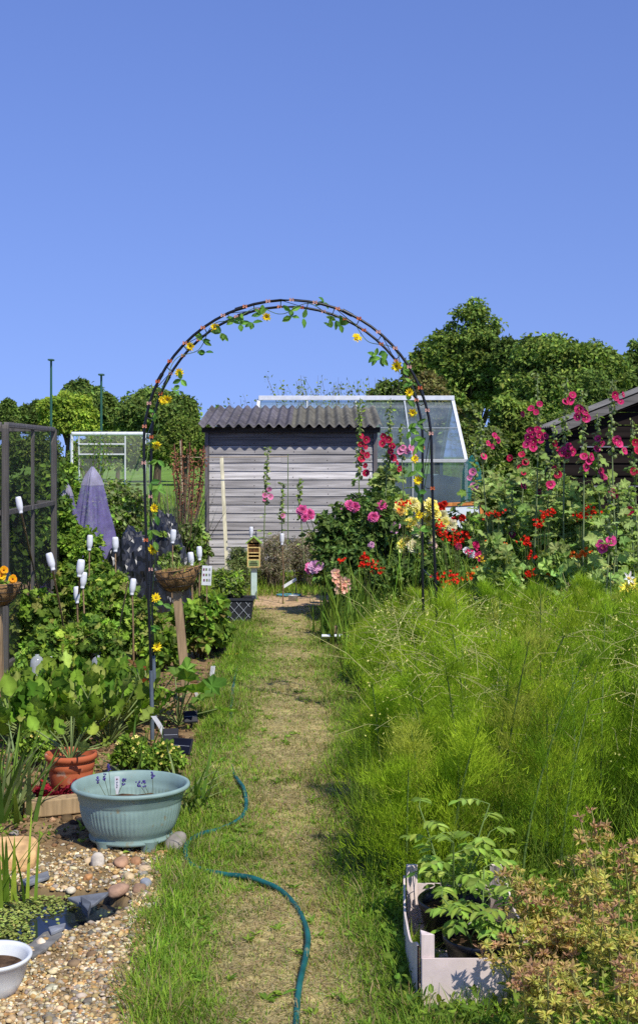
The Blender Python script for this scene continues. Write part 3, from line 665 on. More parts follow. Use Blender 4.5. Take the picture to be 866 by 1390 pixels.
HA[[0, -1], 2] = -.1; HB[[0, -1], 2] = -.1
for P in (HA, HB):
    mb = MB(); tubes(mb, [P], .0075, hx('#0b0c0e'), 8); part(mb, 'hoop', 'metal', arch)
    for i in range(4, len(P)-4, 8): mb = MB(); d = unit(P[i+1]-P[i]); tubes(mb, [[P[i]-d*.03, P[i]+d*.03]], .0105, hx('#101215'), 8); part(mb, 'joint_sleeve', 'metal', arch)
    for i in (0, -1):
        e = P[i]; q = P[1 if i == 0 else -2]; mb = MB(); d = (P[2 if i == 0 else -3]-q); tubes(mb, [[e, q, q+d*.95]], .0115, hx('#59636f'), 8); part(mb, 'ground_stake', 'metal', arch)
idx = list(range(3, len(HA)-3, 2))
for k, i in enumerate(idx):
    a, b = HA[i], HB[i]; mb = MB(); m_ = (a+b)/2+np.array([0, 0, -.012]); tubes(mb, [[a, m_, b]], .0028, hx('#17191c'), 5); part(mb, 'rung', 'metal', arch)
    if k < len(idx)-1 and k % 2 == 0:
        mb = MB(); tubes(mb, [[a, HB[idx[k+1]]]], .0022, hx('#17191c'), 5); part(mb, 'brace_wire', 'metal', arch)
# ---- flower helpers
def daisy(mb, c, nrm, R, col, n=14, layers=2, cup=.25, eye=None, T=T_OV, ratio=.42):
    nrm = unit(np.array(nrm, float)); u = unit(np.cross(nrm, [0.13, .2, 1.])); v = np.cross(nrm, u); c = np.array(c, float)
    for l in range(layers):
        a = np.arange(n)/n*2*np.pi+rng.uniform(0, 1)+rng.normal(0, .08, n); lift = cup+.35*l
        D = (u*np.cos(a)[:, None]+v*np.sin(a)[:, None])*math.cos(lift)+nrm*math.sin(lift)
        leaves(mb, np.tile(c, (n, 1))+nrm*.002*l, D, np.tile(nrm, (n, 1)), R*(1-.22*l)*rng.uniform(.85, 1.08, n), R*ratio*rng.uniform(.85, 1.15, n), colv(col, n, .10, .03), T)
    if eye is not None: rock(mb, c+nrm*.004, (R*.24, R*.24, R*.2), eye, 3, .1, 1)
def ball_flower(mb, c, nrm, R, col, layers=5):
    """dahlia or rose: many nested rings of petals"""
    for l in range(layers):
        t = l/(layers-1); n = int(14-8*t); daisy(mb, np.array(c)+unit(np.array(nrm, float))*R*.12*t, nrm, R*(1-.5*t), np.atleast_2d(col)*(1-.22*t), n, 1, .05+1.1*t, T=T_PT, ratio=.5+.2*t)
def funnel(mb, c, nrm, R, col, throat=None):
    """hollyhock: five broad overlapping petals making a shallow funnel"""
    daisy(mb, c, nrm, R, col, 5, 1, .35, T=T_PT, ratio=1.15); daisy(mb, c, nrm, R*.55, np.atleast_2d(col)*.72 if throat is None else throat, 5, 1, .5, T=T_PT, ratio=1.1)
    rock(mb, np.array(c)+unit(np.array(nrm, float))*R*.3, (R*.1, R*.1, R*.16), (.6, .55, .2), 1, .1, 1)

# ---- artificial flower garland on the arch
gl = thing('flower_garland', 'artificial yellow sunflower and green leaf garland twisted round the arch', 'garland', tuple(HB[4]))
K = 260; tt = np.linspace(2.2, len(HA)-5, K); def_i = np.floor(tt).astype(int); fr_ = (tt-def_i)[:, None]
Pa = HA[def_i]*(1-fr_)+HA[def_i+1]*fr_; Pb = HB[def_i]*(1-fr_)+HB[def_i+1]*fr_
mix = (.55+.45*np.sin(tt*.9))[:, None]; vine = Pa*(1-mix)+Pb*mix
cen = np.array([-.17, 7.0, 1.2]); inw = cen-vine; inw[:, 1] = 0; inw = unit(inw); vine = vine+inw*(.02+.022*np.sin(tt*1.7))[:, None]
mb = MB(); tubes(mb, [vine], .0022, (.10, .17, .04), 5); part(mb, 'vine', 'stem', gl)
def near_vine(px, py):
    pr = np.stack([CX+vine[:, 0]/vine[:, 1]*F, CY-(vine[:, 2]-H)/vine[:, 1]*F], 1); k = np.argmin(((pr-[px, py])**2).sum(1)); p = W(px, py, vine[k, 1]-.015); return p
suns = [(243,506),(222,543),(213,605),(259,470),(292,444),(362,430),(484,459),(538,497),(560,560),(227,542),(563,623),(566,652),(213,878),(210,690),(208,745),(555,533),(212,812),(569,700)]
for px, py in suns:
    mb = MB(); c = near_vine(px, py); daisy(mb, c, (rng.uniform(-.5, .5), -1, rng.uniform(-.3, .6)), .033*rng.uniform(.85, 1.1), [(.98,.80,.03),(.95,.74,.03),(.95,.68,.02)], 11, 2, .3); sf = part(mb, 'sunflower', 'petal', gl); mb = MB(); rock(mb, c+np.array([0, -.006, 0]), (.007, .005, .007), (.35,.20,.03), 3, .1, 2); part(mb, 'flower_eye', 'petal', gl, owner=sf)
mb = MB(); lp = [(236,530),(246,515),(275,462),(279,478),(343,438),(355,427),(396,430),(412,432),(395,422),(440,410),(456,435),(462,441),(450,445),(517,486),(524,478),(510,483),(548,500),(556,585),(562,595),(566,605),(553,543),(211,560),(214,625),(215,665),(205,655),(206,720),(212,700),(210,735),(565,575),(566,640),(567,670),(570,720),(318,433),(300,452),(326,440),(215,600),(222,820),(205,850),(560,520)]
for px, py in lp:
    c = near_vine(px, py); n = rng.integers(2, 5); a = rng.uniform(0, 6.28, n); D = np.stack([np.cos(a), rng.uniform(-.5, .3, n), np.sin(a)-.4], 1)
    leaves(mb, np.tile(c, (n, 1)), D, np.tile([.2, -1, .4], (n, 1))+rng.normal(0, .3, (n, 3)), rng.uniform(.04, .065, n), rng.uniform(.024, .034, n), colv([(.14,.30,.05),(.20,.38,.07),(.10,.24,.05)], n, .15), T_OV)
part(mb, 'leaves', 'leaf', gl)
# ---- little copper butterfly clips
cl = thing('clip_string', 'string of small copper pink butterfly clips fixed along the arch', 'decoration', tuple(HA[4]))
for k, i in enumerate(np.linspace(4, len(HA)-7, 44)):
    j = int(i); f_ = i-j; P = HA if k % 2 else HB; c = P[j]*(1-f_)+P[j+1]*f_+np.array([0, -.014, 0]); mb = MB(); col = random.choice([hx('#d0886a'), hx('#cfa090'), hx('#c4683e')])
    for s in (-1, 1): leaves(mb, np.array([c, c]), np.array([[s*1., -.3, .7], [s*1., -.3, -.5]]), np.array([[0, -1, .2]]*2), .014, .011, col, T_PT)
    part(mb, 'clip', 'petal', cl)

# ---------------- teal planter, terracotta pot, white pot
pc = np.array([-.750, 5.0, 0.]); TEAL = hx('#87a098')
tp_ = thing('oval_planter', 'large pale teal ribbed plastic planter on feet beside the path', 'planter', pc)
prof = [(.150,.016),(.163,.020),(.166,.030),(.158,.038),(.176,.065),(.190,.10),(.199,.14),(.204,.172),(.208,.176),(.209,.190),(.213,.194),(.216,.214),(.232,.217),(.236,.224),(.234,.232),(.226,.235),(.219,.230),(.214,.214),(.206,.198),(.207,.192),(.199,.176),(.190,.14),(.18,.12)]
mb = MB(); rib = lambda z_, a: .0032*np.abs(np.sin(a*36))*((z_ > .06) & (z_ < .172) & (np.abs(np.sin(a*1.0+0)) > .25))*(np.minimum(1, np.minimum(z_-.06, .172-z_)/.02))
dense = []
for (r0, z0), (r1, z1) in zip(prof[:-1], prof[1:]):
    k = 4 if abs(z1-z0) > .02 else 1
    for j in range(k): dense.append((r0+(r1-r0)*j/k, z0+(z1-z0)*j/k))
dense.append(prof[-1]); ko = np.argmax([p[0] for p in dense])
lathe(mb, dense, pc, TEAL, 288, (1, .87), rib, 'x'); part(mb, 'tub', 'glaze', tp_)
mb = MB(); lathe(mb, [(.005, .032), (.1, .03), (.157, .026)], pc, np.array(TEAL)*.6, 40, (1, .87), None, 'x'); part(mb, 'underside', 'glaze', tp_)
for a in (-.95, -2.2, .9, 2.2):
    mb = MB(); fcx = pc+np.array([math.cos(a)*.145, math.sin(a)*.122, 0]); lathe(mb, [(.024, -.03), (.028, -.01), (.032, .012), (.040, .034)], fcx, TEAL, 16, (1, .8)); part(mb, 'foot', 'glaze', tp_)
mb = MB(); V = []; n = 40
aa = np.linspace(0, 2*np.pi, n+1)[:-1]; rr = [0, .05, .1, .15, .192]
V = [(pc[0]+r*math.cos(a), pc[1]+.87*r*math.sin(a), .140+.012*vnoise(np.array([r*80+a]), np.array([a*9.]), 1, 4)[0]) for r in rr for a in aa]
mb.add(V, np.array([(i*n+j, i*n+(j+1) % n, (i+1)*n+(j+1) % n, (i+1)*n+j) for i in range(4) for j in range(n)]), (.1, .07, .05), True); part(mb, 'soil', 'soil', tp_)
def label_tag(px, py, Y, hpx, wpx, lb, tilt=0, mark=False, bend=0, z0=None, name='plant_label'):
    b = W(px, py, Y); s = Y/F; hh = hpx*s; ww = wpx*s; t = thing(name, lb, 'plant label', b, 'white plant labels'); mb = MB(); K = 6; V = []
    for j in range(K):
        u_ = j/(K-1); zz = hh*(1-u_); xo = math.sin(tilt)*hh*(1-u_)+bend*math.sin(u_*math.pi*.9)*hh
        wj = ww if u_ < .8 else ww*.6
        V += [(b[0]+xo-wj/2, b[1]-.001, b[2]+zz), (b[0]+xo+wj/2, b[1]-.001, b[2]+zz)]
    V = np.array(V); V2 = V+[0, .002, 0]; q = [(2*j, 2*j+2, 2*j+3, 2*j+1) for j in range(K-1)]
    mb.add(np.concatenate([V, V2]), np.array(q+[(2*K+a, 2*K+d, 2*K+c, 2*K+b_) for a, b_, c, d in q]+[(0, 1, 2*K+1, 2*K)]), hx('#e8e8e6')); tg = part(mb, 'tag', 'white', t)
    if mark:
        mb = MB(); cc = b+np.array([0, -.003, hh*.86]); n = 12; a_ = np.arange(n)/n*6.283
        mb.add(np.concatenate([[cc], cc+np.stack([np.cos(a_), 0*a_, np.sin(a_)], 1)*ww*.17]), [(0, 1+(i+1) % n, 1+i) for i in range(n)], hx('#7a1f3c')); 
        for j in range(4): box(mb, b+np.array([ww*.02*(-1)**j, -.003, hh*(.70-.10*j)]), (ww*(.30-.05*(j % 2)), .0012, hh*.022), hx('#3a3a3c'))
        part(mb, 'printing', 'matt', t, owner=tg)
label_tag(159.5, 1078, 4.98, 24, 6.5, 'white printed plant label standing in the teal planter', 0, True)

terra = G(97, 1086); tz = .213
tt_ = thing('terracotta_pot', 'round terracotta plant pot standing behind the teal planter', 'pot', terra)
mb = MB(); lathe(mb, [(.070,0),(.078,.004),(.092,.09),(.099,.135),(.098,.142),(.103,.147),(.105,.172),(.102,.176),(.104,.184),(.114,.188),(.117,.200),(.115,.212),(.106,.214),(.101,.205),(.096,.17),(.09,.16)], terra, hx('#b5603c'), 64); part(mb, 'pot', 'terra', tt_)
mb = MB(); V = [(terra[0]+r*math.cos(a), terra[1]+r*math.sin(a), .175+.006*math.sin(a*5+r*90)) for r in (0, .05, .095) for a in aa]
mb.add(V, np.array([(i*n+j, i*n+(j+1) % n, (i+1)*n+(j+1) % n, (i+1)*n+j) for i in range(2) for j in range(n)]), (.1, .07, .05), True); part(mb, 'soil', 'soil', tt_)
wp = np.array([-.940, 3.62, -.02]); wz = H-(1280-CY)/F*3.8
t = thing('white_pot', 'round white glazed pot beside the pond in the bottom left corner', 'pot', (wp[0], wp[1], -.02))
mb = MB(); lathe(mb, [(.06,0),(.065,.003),(.085,.05),(.102,.105),(.109,.11),(.111,.116),(.109,.121),(.100,.119),(.096,.11),(.085,.08)], wp, hx('#d9dcd8'), 64); part(mb, 'pot', 'plastic', t)
mb = MB(); lathe(mb, [(.0,.085),(.05,.088),(.09,.084)], wp, (.08, .06, .04), 32, close='x'); part(mb, 'soil', 'soil', t)

# ---------------- timber sleeper, sandstone slab, slates, stones
mb = MB(); a, b = G(30, 1112), G(112, 1104); bar(mb, a+[0, .03, .035], b+[.02, .05, .035], .07, .07, hx('#a8906c')); one(mb, 'timber_sleeper', 'postwood', 'short grey brown timber edging board left of the teal planter', 'timber', G(70, 1108), bevel=.005)
mb = MB(); g = G(2, 1180); rock(mb, (0, 0, 0), (1, 1, 1), hx('#d2aa74'), 5, .10, 4); v_ = mb.v[-1]; mb.v[-1] = (np.sign(v_)*np.abs(v_)**.55*np.array([.12, .09, .04]))@(Rz(.12)@Rx(.18)).T+g+np.array([0, .06, .035]); one(mb, 'sandstone_slab', 'stone', 'flat golden sandstone slab at the left edge above the pond', 'stone', g)
def stone(px, py, r, col, lb, sc=(1, .9, .7), nm='stone', zoff=.5, seed=None, grp='larger stones edging the pond and planter'):
    g = G(px, py); g[2] = height(g[0:1], g[1:2])[0]; mb = MB(); rock(mb, g+[0, 0, r*sc[2]*zoff], (r*sc[0], r*sc[1], r*sc[2]), hx(col), seed or int(px*7+py), .32, 3, Rz(px)); one(mb, nm, 'stone', lb, 'stone', g, grp)
stone(240, 1150, .048, '#8f887e', 'large grey boulder wedged between the teal planter and the grass', (1, .8, .85))
stone(134, 1172, .030, '#c9bfae', 'pale knobbly flint with a dark hole below the teal planter', (.8, .8, 1.1))
stone(165, 1172, .032, '#a88468', 'flat brown stone below the front of the planter', (1.2, .8, .55))
stone(185, 1168, .022, '#a37a58', 'reddish brown stone under the planter rim between two others')
stone(198, 1176, .022, '#c7ae8c', 'cream stone next to the planter foot', (1.1, .9, .7))
stone(218, 1160, .017, '#b58a5c', 'small tan stone right of the planter foot')
stone(161, 1214, .036, '#a4846c', 'smooth pink brown cobble in the middle of the gravel', (1.15, .8, .6))
stone(190, 1212, .030, '#93765e', 'brown cobble beside the pink one near the grass', (1, .8, .7))
stone(199, 1202, .024, '#8b9096', 'blue grey stone at the gravel edge by the grass', (.9, .8, .8))
stone(117, 1247, .026, '#d0ac6c', 'golden angular stone on the right bank of the pond')
stone(42, 1145, .022, '#b89b74', 'round tan pebble beside the sandstone slab')
stone(175, 1190, .020, '#c9b28a', 'cream pebble between planter and cobbles')
stone(120, 1190, .018, '#bd8a58', 'orange brown pebble left of the pale flint')
stone(97, 1205, .017, '#d8cbb0', 'off white pebble above the slates')
stone(150, 1235, .016, '#e0d2b4', 'whitish pebble under the pink brown cobble')
stone(20, 1130, .020, '#8d857c', 'grey pebble above the sandstone slab')
def slate(pts, z, col, lb, h=.012, tx=0):
    P = np.array([G(*p) for p in pts]); P[:, 2] = z; n = len(P); P2 = P.copy(); P[:, 2] += h+tx*(P[:, 0]-P[:, 0].min()); P2[:, 2] += tx*(P[:, 0]-P[:, 0].min()); mb = MB()
    mb.add(np.concatenate([P, P2]), [tuple(range(n))[::-1], tuple(range(n, 2*n))]+[(i, (i+1) % n, n+(i+1) % n, n+i) for i in range(n)], hx(col)); one(mb, 'slate', 'stone', lb, 'slate', P.mean(0), 'grey slates round the pond', bevel=.003)
slate([(92,1224),(150,1216),(130,1232),(118,1238),(104,1230)], .004, '#6d7176', 'long dark grey slate on the far bank of the pond')
slate([(110,1232),(124,1240),(120,1252),(112,1243)], .01, '#565b62', 'small slate standing up at the corner of the pond', .03)
slate([(36,1290),(60,1270),(86,1262),(84,1275),(64,1292),(44,1304)], .0, "#77756f", "wide grey slate on the near bank of the pond")
slate([(30,1200),(66,1188),(68,1196),(36,1208)], .006, '#7a7d80', 'thin grey slate between the slab and the gravel')
slate([(66,1268),(90,1262),(88,1268),(70,1276)], .012, '#80848a', 'pale slate chip lying over the wide slate')

# ================================================================== VEGETATION
def crown_pts(c, R, nl, npl, lr=(.25, .42), flat=.35, seed=0):
    """leaf positions and outward directions: lobes spread over an uneven ellipsoid"""
    r = np.random.default_rng(seed); c = np.array(c, float); R = np.array(R, float)
    d = unit(r.normal(0, 1, (nl, 3))); d[:, 2] = np.where(d[:, 2] < -flat, -d[:, 2]*.5, d[:, 2])
    nl = int(nl*1.7); npl = npl*.75; d = unit(r.normal(0, 1, (nl, 3))); d[:, 2] = np.where(d[:, 2] < -flat, -d[:, 2]*.5, d[:, 2])
    k = r.uniform(.3, 1, nl)**.5*(1+.16*r.normal(0, 1, nl)).clip(.5, 1.1); lc = c+d*R*k[:, None]*.86
    rad = .72*r.uniform(*lr, nl)*R.min()*(1+.3*r.normal(0, 1, nl)).clip(.35, 1.9)
    n = (npl*(rad/np.mean(rad))**1.6).astype(int)+3
    P, D, S = [], [], []
    for i in range(nl):
        e = unit(r.normal(0, 1, (n[i], 3))); q = lc[i]+e*rad[i]*(r.uniform(.3, 1, n[i])[:, None]**.7*r.choice([1, 1, 1.35], n[i])[:, None])*np.array([1.25, 1.25, .8])
        P.append(q); D.append(e); S.append(np.full(n[i], r.lognormal(0, .2))*(.75+.35*np.clip(e[:, 2]+.3, 0, 1)*0+.25))
    return np.concatenate(P), np.concatenate(D), np.concatenate(S), lc
def leafy(mb, P, D, S, size, pal, T=T_RH, droop=.3, var=.16, asp=.6):
    n = len(P); nr = unit(D*.35+np.array([.05, -.12, .45])+rng.normal(0, .6, (n, 3)))
    d = unit(np.cross(nr, rng.normal(0, 1, (n, 3)))+D*.4-np.array([0, 0, droop]))
    L = size*rng.uniform(.65, 1.25, n); leaves(mb, P, d, nr, L, L*asp, colv(pal, n, var)*S[:, None], T)
def tree(name, px, Y, ptop, phalf, pbot, pal, label, cat='tree', size=.16, nl=70, npl=300, seed=1, group='trees along the far edge of the field', depth=None, trunk=True, lr=(.25, .42), bark=(.10, .075, .05), tobase=False):
    b = W(px, 0, Y); zt = W(0, ptop, Y)[2]; zb = 0 if tobase else max(W(0, pbot, Y)[2], .0); rx = phalf*Y/F; rz = (zt-zb)/2; c = (b[0], Y, zb+rz)
    t = thing(name, label, cat, (b[0], Y, 0), group); mb = MB()
    P, D, S, lc = crown_pts(c, (rx, depth or rx*.8, rz), nl, npl, lr, seed=seed)
    k = P[:, 2] > .02; leafy(mb, P[k], D[k], S[k], size, pal); part(mb, 'crown', 'far', t)
    if trunk:
        mb = MB(); tubes(mb, [[(b[0], Y, 0), (b[0]+.1*rx, Y, zb+rz*.7), (b[0], Y, zb+rz*1.5)]], [[rx*.09, rx*.06, rx*.02]], bark, 8)
        for q in lc[::3]:
            s0 = np.array([b[0], Y, zb+rz*.5*random.uniform(.3, 1.6)]); tubes(mb, [[s0, (s0+q)/2+[0, 0, .1*rz], q]], [[rx*.035, rx*.02, rx*.006]], bark, 5)
        part(mb, 'trunk', 'bark', t)
    return t
FD = [(.115,.175,.038),(.145,.21,.042),(.09,.145,.034)]
FM = [(.19,.26,.05),(.23,.30,.055),(.15,.225,.04)]
FL = [(.26,.36,.045),(.30,.39,.05),(.22,.32,.045)]
tree('round_tree', 118, 70, 512, 38, 600, FD, 'dark round topped tree at the left between the two lamp posts', seed=2, size=.26)
tree('bush_tree', 90, 64, 531, 40, 610, FL, 'bright yellow green rounded tree in front of the dark one', seed=3, size=.22)
tree('round_tree', 52, 72, 540, 24, 610, FD, 'small dark tree left of the bright green tree', seed=4, size=.26)
tree('round_tree', 8, 66, 541, 20, 620, FD, 'dark tree cut by the left edge above the fruit cage', seed=5, size=.24)
tree('round_tree', 213, 66, 529, 60, 612, FD+FM[:1], 'broad dark tree seen through the left side of the arch', seed=6, size=.25, nl=90)
tree('round_tree', 160, 72, 548, 32, 615, FM, 'mid green tree low behind the goal', seed=7, size=.24)
for i, (px, ph, pt, lb) in enumerate([(30, 60, 585, 'left stretch of the low field hedge behind the fruit cage'), (150, 70, 584, 'middle stretch of the low field hedge behind the goal'), (265, 60, 580, 'right stretch of the low field hedge beside the grey shed'), (560, 70, 570, 'low field hedge seen through the greenhouse'), (800, 120, 560, 'low field hedge behind the black shed')]):
    tree('field_hedge', px, 60, pt, ph, 650, FM+FD, lb, 'hedge', .2, 60, 160, 70+i, 'stretches of the low field hedge', trunk=False, tobase=True, depth=1.2)
tree('hawthorn_bush', 250, 32, 562, 34, 640, FM+FD[:1], 'bushy green hawthorn just left of the grey shed roof', 'bush', seed=8, size=.10, nl=60, trunk=True)
tree('hawthorn_bush', 216, 38, 588, 22, 640, FM, 'small green bush to the right of the goal', 'bush', seed=28, size=.10, nl=40)
tree('sapling', 298, 30, 545, 18, 600, FD+FM, 'thin leafy sapling tip showing over the left end of the shed roof', seed=9, size=.09, nl=14, npl=60)
TW130 = True
tree('tall_tree', 642, 52, 402, 64, 640, FD+FM, 'tallest tree with a rounded top right of the greenhouse', seed=11, size=.20, nl=150, npl=190, lr=(.16, .36))
tree('tall_tree', 592, 55, 448, 50, 640, FM+[(.09,.10,.03)], 'looser olive green tree on the left shoulder of the tallest tree', seed=12, size=.2, nl=120, npl=160, lr=(.15, .34))
tree('tall_tree', 702, 50, 432, 34, 620, FD, 'narrow dark tree top between the tallest and the broad tree', seed=13, size=.2, nl=40)
tree('broad_tree', 765, 42, 441, 96, 650, FD+FM, 'broad spreading dense tree behind the hollyhocks', seed=14, size=.18, nl=200, npl=210, lr=(.14, .30))
tree('broad_tree', 862, 46, 462, 52, 640, FD, 'dark tree behind the black shed roof at the right edge', seed=15, size=.19, nl=120, npl=200)
tree('broad_tree', 535, 56, 508, 46, 640, FD+FM[:1], 'low dark tree behind the arch on the right side', seed=16, size=.24, nl=60)
tree('willow_tree', 585, 44, 492, 40, 640, [(.19,.18,.06),(.22,.18,.07),(.15,.16,.045)], 'brownish willow below the tall trees', seed=17, size=.16, nl=50, lr=(.2, .35))
# hedge bushes at the back right, thin saplings above the greenhouse
for i, (px, Y, pt, ph, pb, pal, lb) in enumerate([(640, 24, 545, 44, 680, GR_S+FM, 'grey green bush immediately right of the greenhouse'), (700, 26, 520, 46, 680, FM, 'large bush under the tallest tree behind the pink hollyhocks'), (755, 24, 548, 44, 690, FM+FD, 'dense bush to the left of the black shed eaves'), (660, 19, 640, 36, 740, GR_S+GR_M, 'low grey green bush beside the greenhouse corner'), (720, 18, 622, 40, 740, GR_S, 'pale green bush between greenhouse and black shed'), (820, 30, 500, 60, 640, FD, 'dark bush rising behind the black shed')]):
    tree('hedge_bush', px, Y, pt, ph, pb, pal, lb, 'bush', .085 if Y < 22 else .11, 60, 260, 40+i, 'bushes along the back right hedge', trunk=False, tobase=True)
def twiggy(name, px, Y, ptop, pbot, spread, n, lb, size=.06, pal=GR_S, group=None, cat='sapling', lpt=26, seed=0, bend=.25, barkc=(.16,.13,.08)):
    r = np.random.default_rng(seed+100); b = W(px, 0, Y); zt = W(0, ptop, Y)[2]; zb = max(0, W(0, pbot, Y)[2]); t = thing(name, lb, cat, (b[0], Y, 0), group)
    P = []; 
    for i in range(n):
        h = zb+(zt-zb)*r.uniform(.6, 1); dx, dy = r.normal(0, spread, 2); K = 8; u = np.linspace(0, 1, K)[:, None]
        P.append(np.array([b[0]+dx*.15, Y+dy*.15, 0])+np.concatenate([dx*u**1.3, dy*u**1.3, u*h], 1)+np.cumsum(r.normal(0, .012*h*bend, (K, 3)), 0)*[1, 1, .3])
    P = np.array(P); mb = MB(); tubes(mb, P, np.linspace(.010, .002, 8)[None]*np.ones((n, 1)), barkc, 4); part(mb, 'stems', 'bark', t)
    k = r.uniform(.25, 1, (n, lpt)); i0 = np.minimum((k*7).astype(int), 6); f = (k*7-i0)[..., None]; ii = np.arange(n)[:, None]
    Q = (P[ii, i0]*(1-f)+P[ii, i0+1]*f).reshape(-1, 3)+r.normal(0, size*.6, (n*lpt, 3)); D = unit(r.normal(0, 1, (len(Q), 3)))
    mb = MB(); leafy(mb, Q, D, np.ones(len(Q)), size, pal); part(mb, 'foliage', 'leaf', t); return t
for i, (px, pt, lb) in enumerate([(400, 528, 'thin sapling shoots over the middle of the shed roof'), (430, 506, 'tallest thin sapling above the greenhouse ridge'), (462, 512, 'leafy sapling above the ridge just left of the right arch leg'), (490, 520, 'sapling behind the greenhouse ridge inside the arch'), (520, 508, 'sapling beside the right arch leg'), (345, 541, 'small shoots peeping over the shed roof next to the greenhouse ridge end')]):
    twiggy('sapling', px, 26., pt, 560, .45, 16, lb, .075, GR_S+FM, 'thin saplings behind the greenhouse', lpt=30, seed=i)
twiggy('sapling', 130, 28., 585, 650, .35, 14, 'slender young tree growing in front of the goal net', .08, GR_M, None, lpt=30, seed=33)
mb = MB(); q = W(640, 612, 17.5); lathe(mb, [(.20, 0), (.18, .5), (.14, 1.1), (.13, 1.3), (.09, 1.42), (.01, q[2]-.06)], q*[1, 1, 0], hx('#3f8f88'), 20); one(mb, 'netted_bush', 'cloth', 'mound draped in teal netting beside the greenhouse', 'netting', (q[0], q[1], 0))

# ---------------- shrubs in the beds
def shrub(name, px, Y, ptop, phalf, lb, cat, size=.06, pal=GR_M, T=T_RH, nl=26, npl=60, seed=0, group=None, pbot=None, stems=12, depth=None, lr=(.22, .46), mat='leaf', asp=.7, droop=.3, stemc=(.10,.085,.04), parts=True, origin_px=None):
    b = W(px, 0, Y); zt = W(0, ptop, Y)[2]; zb = .02 if pbot is None else max(0, W(0, pbot, Y)[2]); rx = phalf*Y/F; rz = (zt-zb)/2; c = np.array([b[0], Y, zb+rz])
    t = thing(name, lb, cat, (b[0], Y, 0), group)
    P, D, S, lc = crown_pts(c, (rx, depth or rx*.8, rz), nl, npl, lr, flat=.8, seed=seed+500); k = P[:, 2] > .015; mb = MB(); leafy(mb, P[k], D[k], S[k], size, pal, T, droop, asp=asp); part(mb, 'foliage', mat, t)
    mb = MB(); q = lc[rng.integers(0, len(lc), stems)]; s0 = np.stack([b[0]+rng.normal(0, rx*.2, stems), Y+rng.normal(0, rx*.2, stems), 0*q[:, 0]], 1)
    tubes(mb, np.stack([s0, s0*.5+q*.5+rng.normal(0, rx*.1, (stems, 3)), q], 1), np.array([[.008, .006, .003]]), stemc, 4); part(mb, 'stems', 'stem', t)
    return t
g1 = 'leafy currant bushes in the left bed'
CUR = GR_M+GR_L+[(.13,.22,.04),(.34,.36,.09)]
for i, a in enumerate([(50, 9.2, 806, 44, 'lobed leaf currant bush at the far left under the first white topped cane'), (103, 9.4, 740, 36, 'tall lobed leaf currant bush behind the middle white topped cane'), (152, 9.8, 768, 40, 'broad currant bush left of the arch leg below the black sheeting'), (190, 9.3, 805, 28, 'currant bush right behind the left arch legs'), (75, 8.6, 850, 40, 'low currant bush in front of the canes'), (130, 8.7, 838, 34, 'low currant bush above the beet leaves'), (150, 10.6, 765, 30, 'currant bush at the back next to the purple net cones')]):
    shrub('currant_bush', a[0], a[1], a[2], a[3], a[4], 'bush', .066, CUR, T_LB, 22, 28, i, g1, asp=.95, lr=(.2, .5))
shrub('climbing_bean', 275, 9.4, 790, 34, 'yellow green leafy plant to the right of the basket post', 'plant', .07, GR_M+GR_L+[(.2,.17,.05)], T_OV, 26, 40, 20)
shrub('climbing_bean', 222, 8.9, 860, 26, 'low leafy plant between the arch leg and the basket post', 'plant', .07, GR_M+GR_L, T_OV, 20, 30, 21)
shrub('leafy_shrub', 50, 12.2, 606, 40, 'dense shrub behind the fruit cage on the right', 'bush', .07, GR_D+GR_M, T_RH, 60, 120, 22, depth=.6)
shrub('leafy_shrub', -10, 10, 618, 50, 'dense shrub inside the fruit cage at the left edge', 'bush', .07, GR_D+GR_M, T_RH, 60, 120, 23, depth=.6)
shrub('leafy_shrub', 92, 14.5, 612, 24, 'light green shrub between fruit cage and purple net cone', 'bush', .07, GR_M+GR_L, T_OV, 40, 70, 24)
shrub('leafy_shrub', 122, 11.6, 712, 30, 'loose yellow green shrub in front of the tall purple net cone', 'bush', .055, GR_L+GR_M, T_OV, 22, 40, 125)
shrub('leafy_shrub', 90, 12, 682, 24, 'yellowish green shrub behind the canes beside the cage', 'bush', .06, GR_M+GR_L, T_OV, 40, 70, 25)
shrub('leafy_shrub', 178, 14, 650, 30, 'loose grey green shrub behind the black plastic heap', 'bush', .06, GR_S+GR_M, T_OV, 24, 40, 26)
shrub('leafy_shrub', 265, 13.5, 690, 22, 'straggly green shrub at the left corner of the grey shed', 'bush', .055, GR_S+GR_M, T_OV, 24, 45, 27)
shrub('leafy_shrub', 160, 18, 640, 44, 'low green scrub at the end of the left beds', 'bush', .07, GR_M+GR_S, T_OV, 40, 60, 28)
shrub('leafy_shrub', 228, 12, 720, 24, 'narrow leaved green plant behind the wire basket', 'bush', .05, GR_S+GR_M, T_OV, 24, 50, 29)
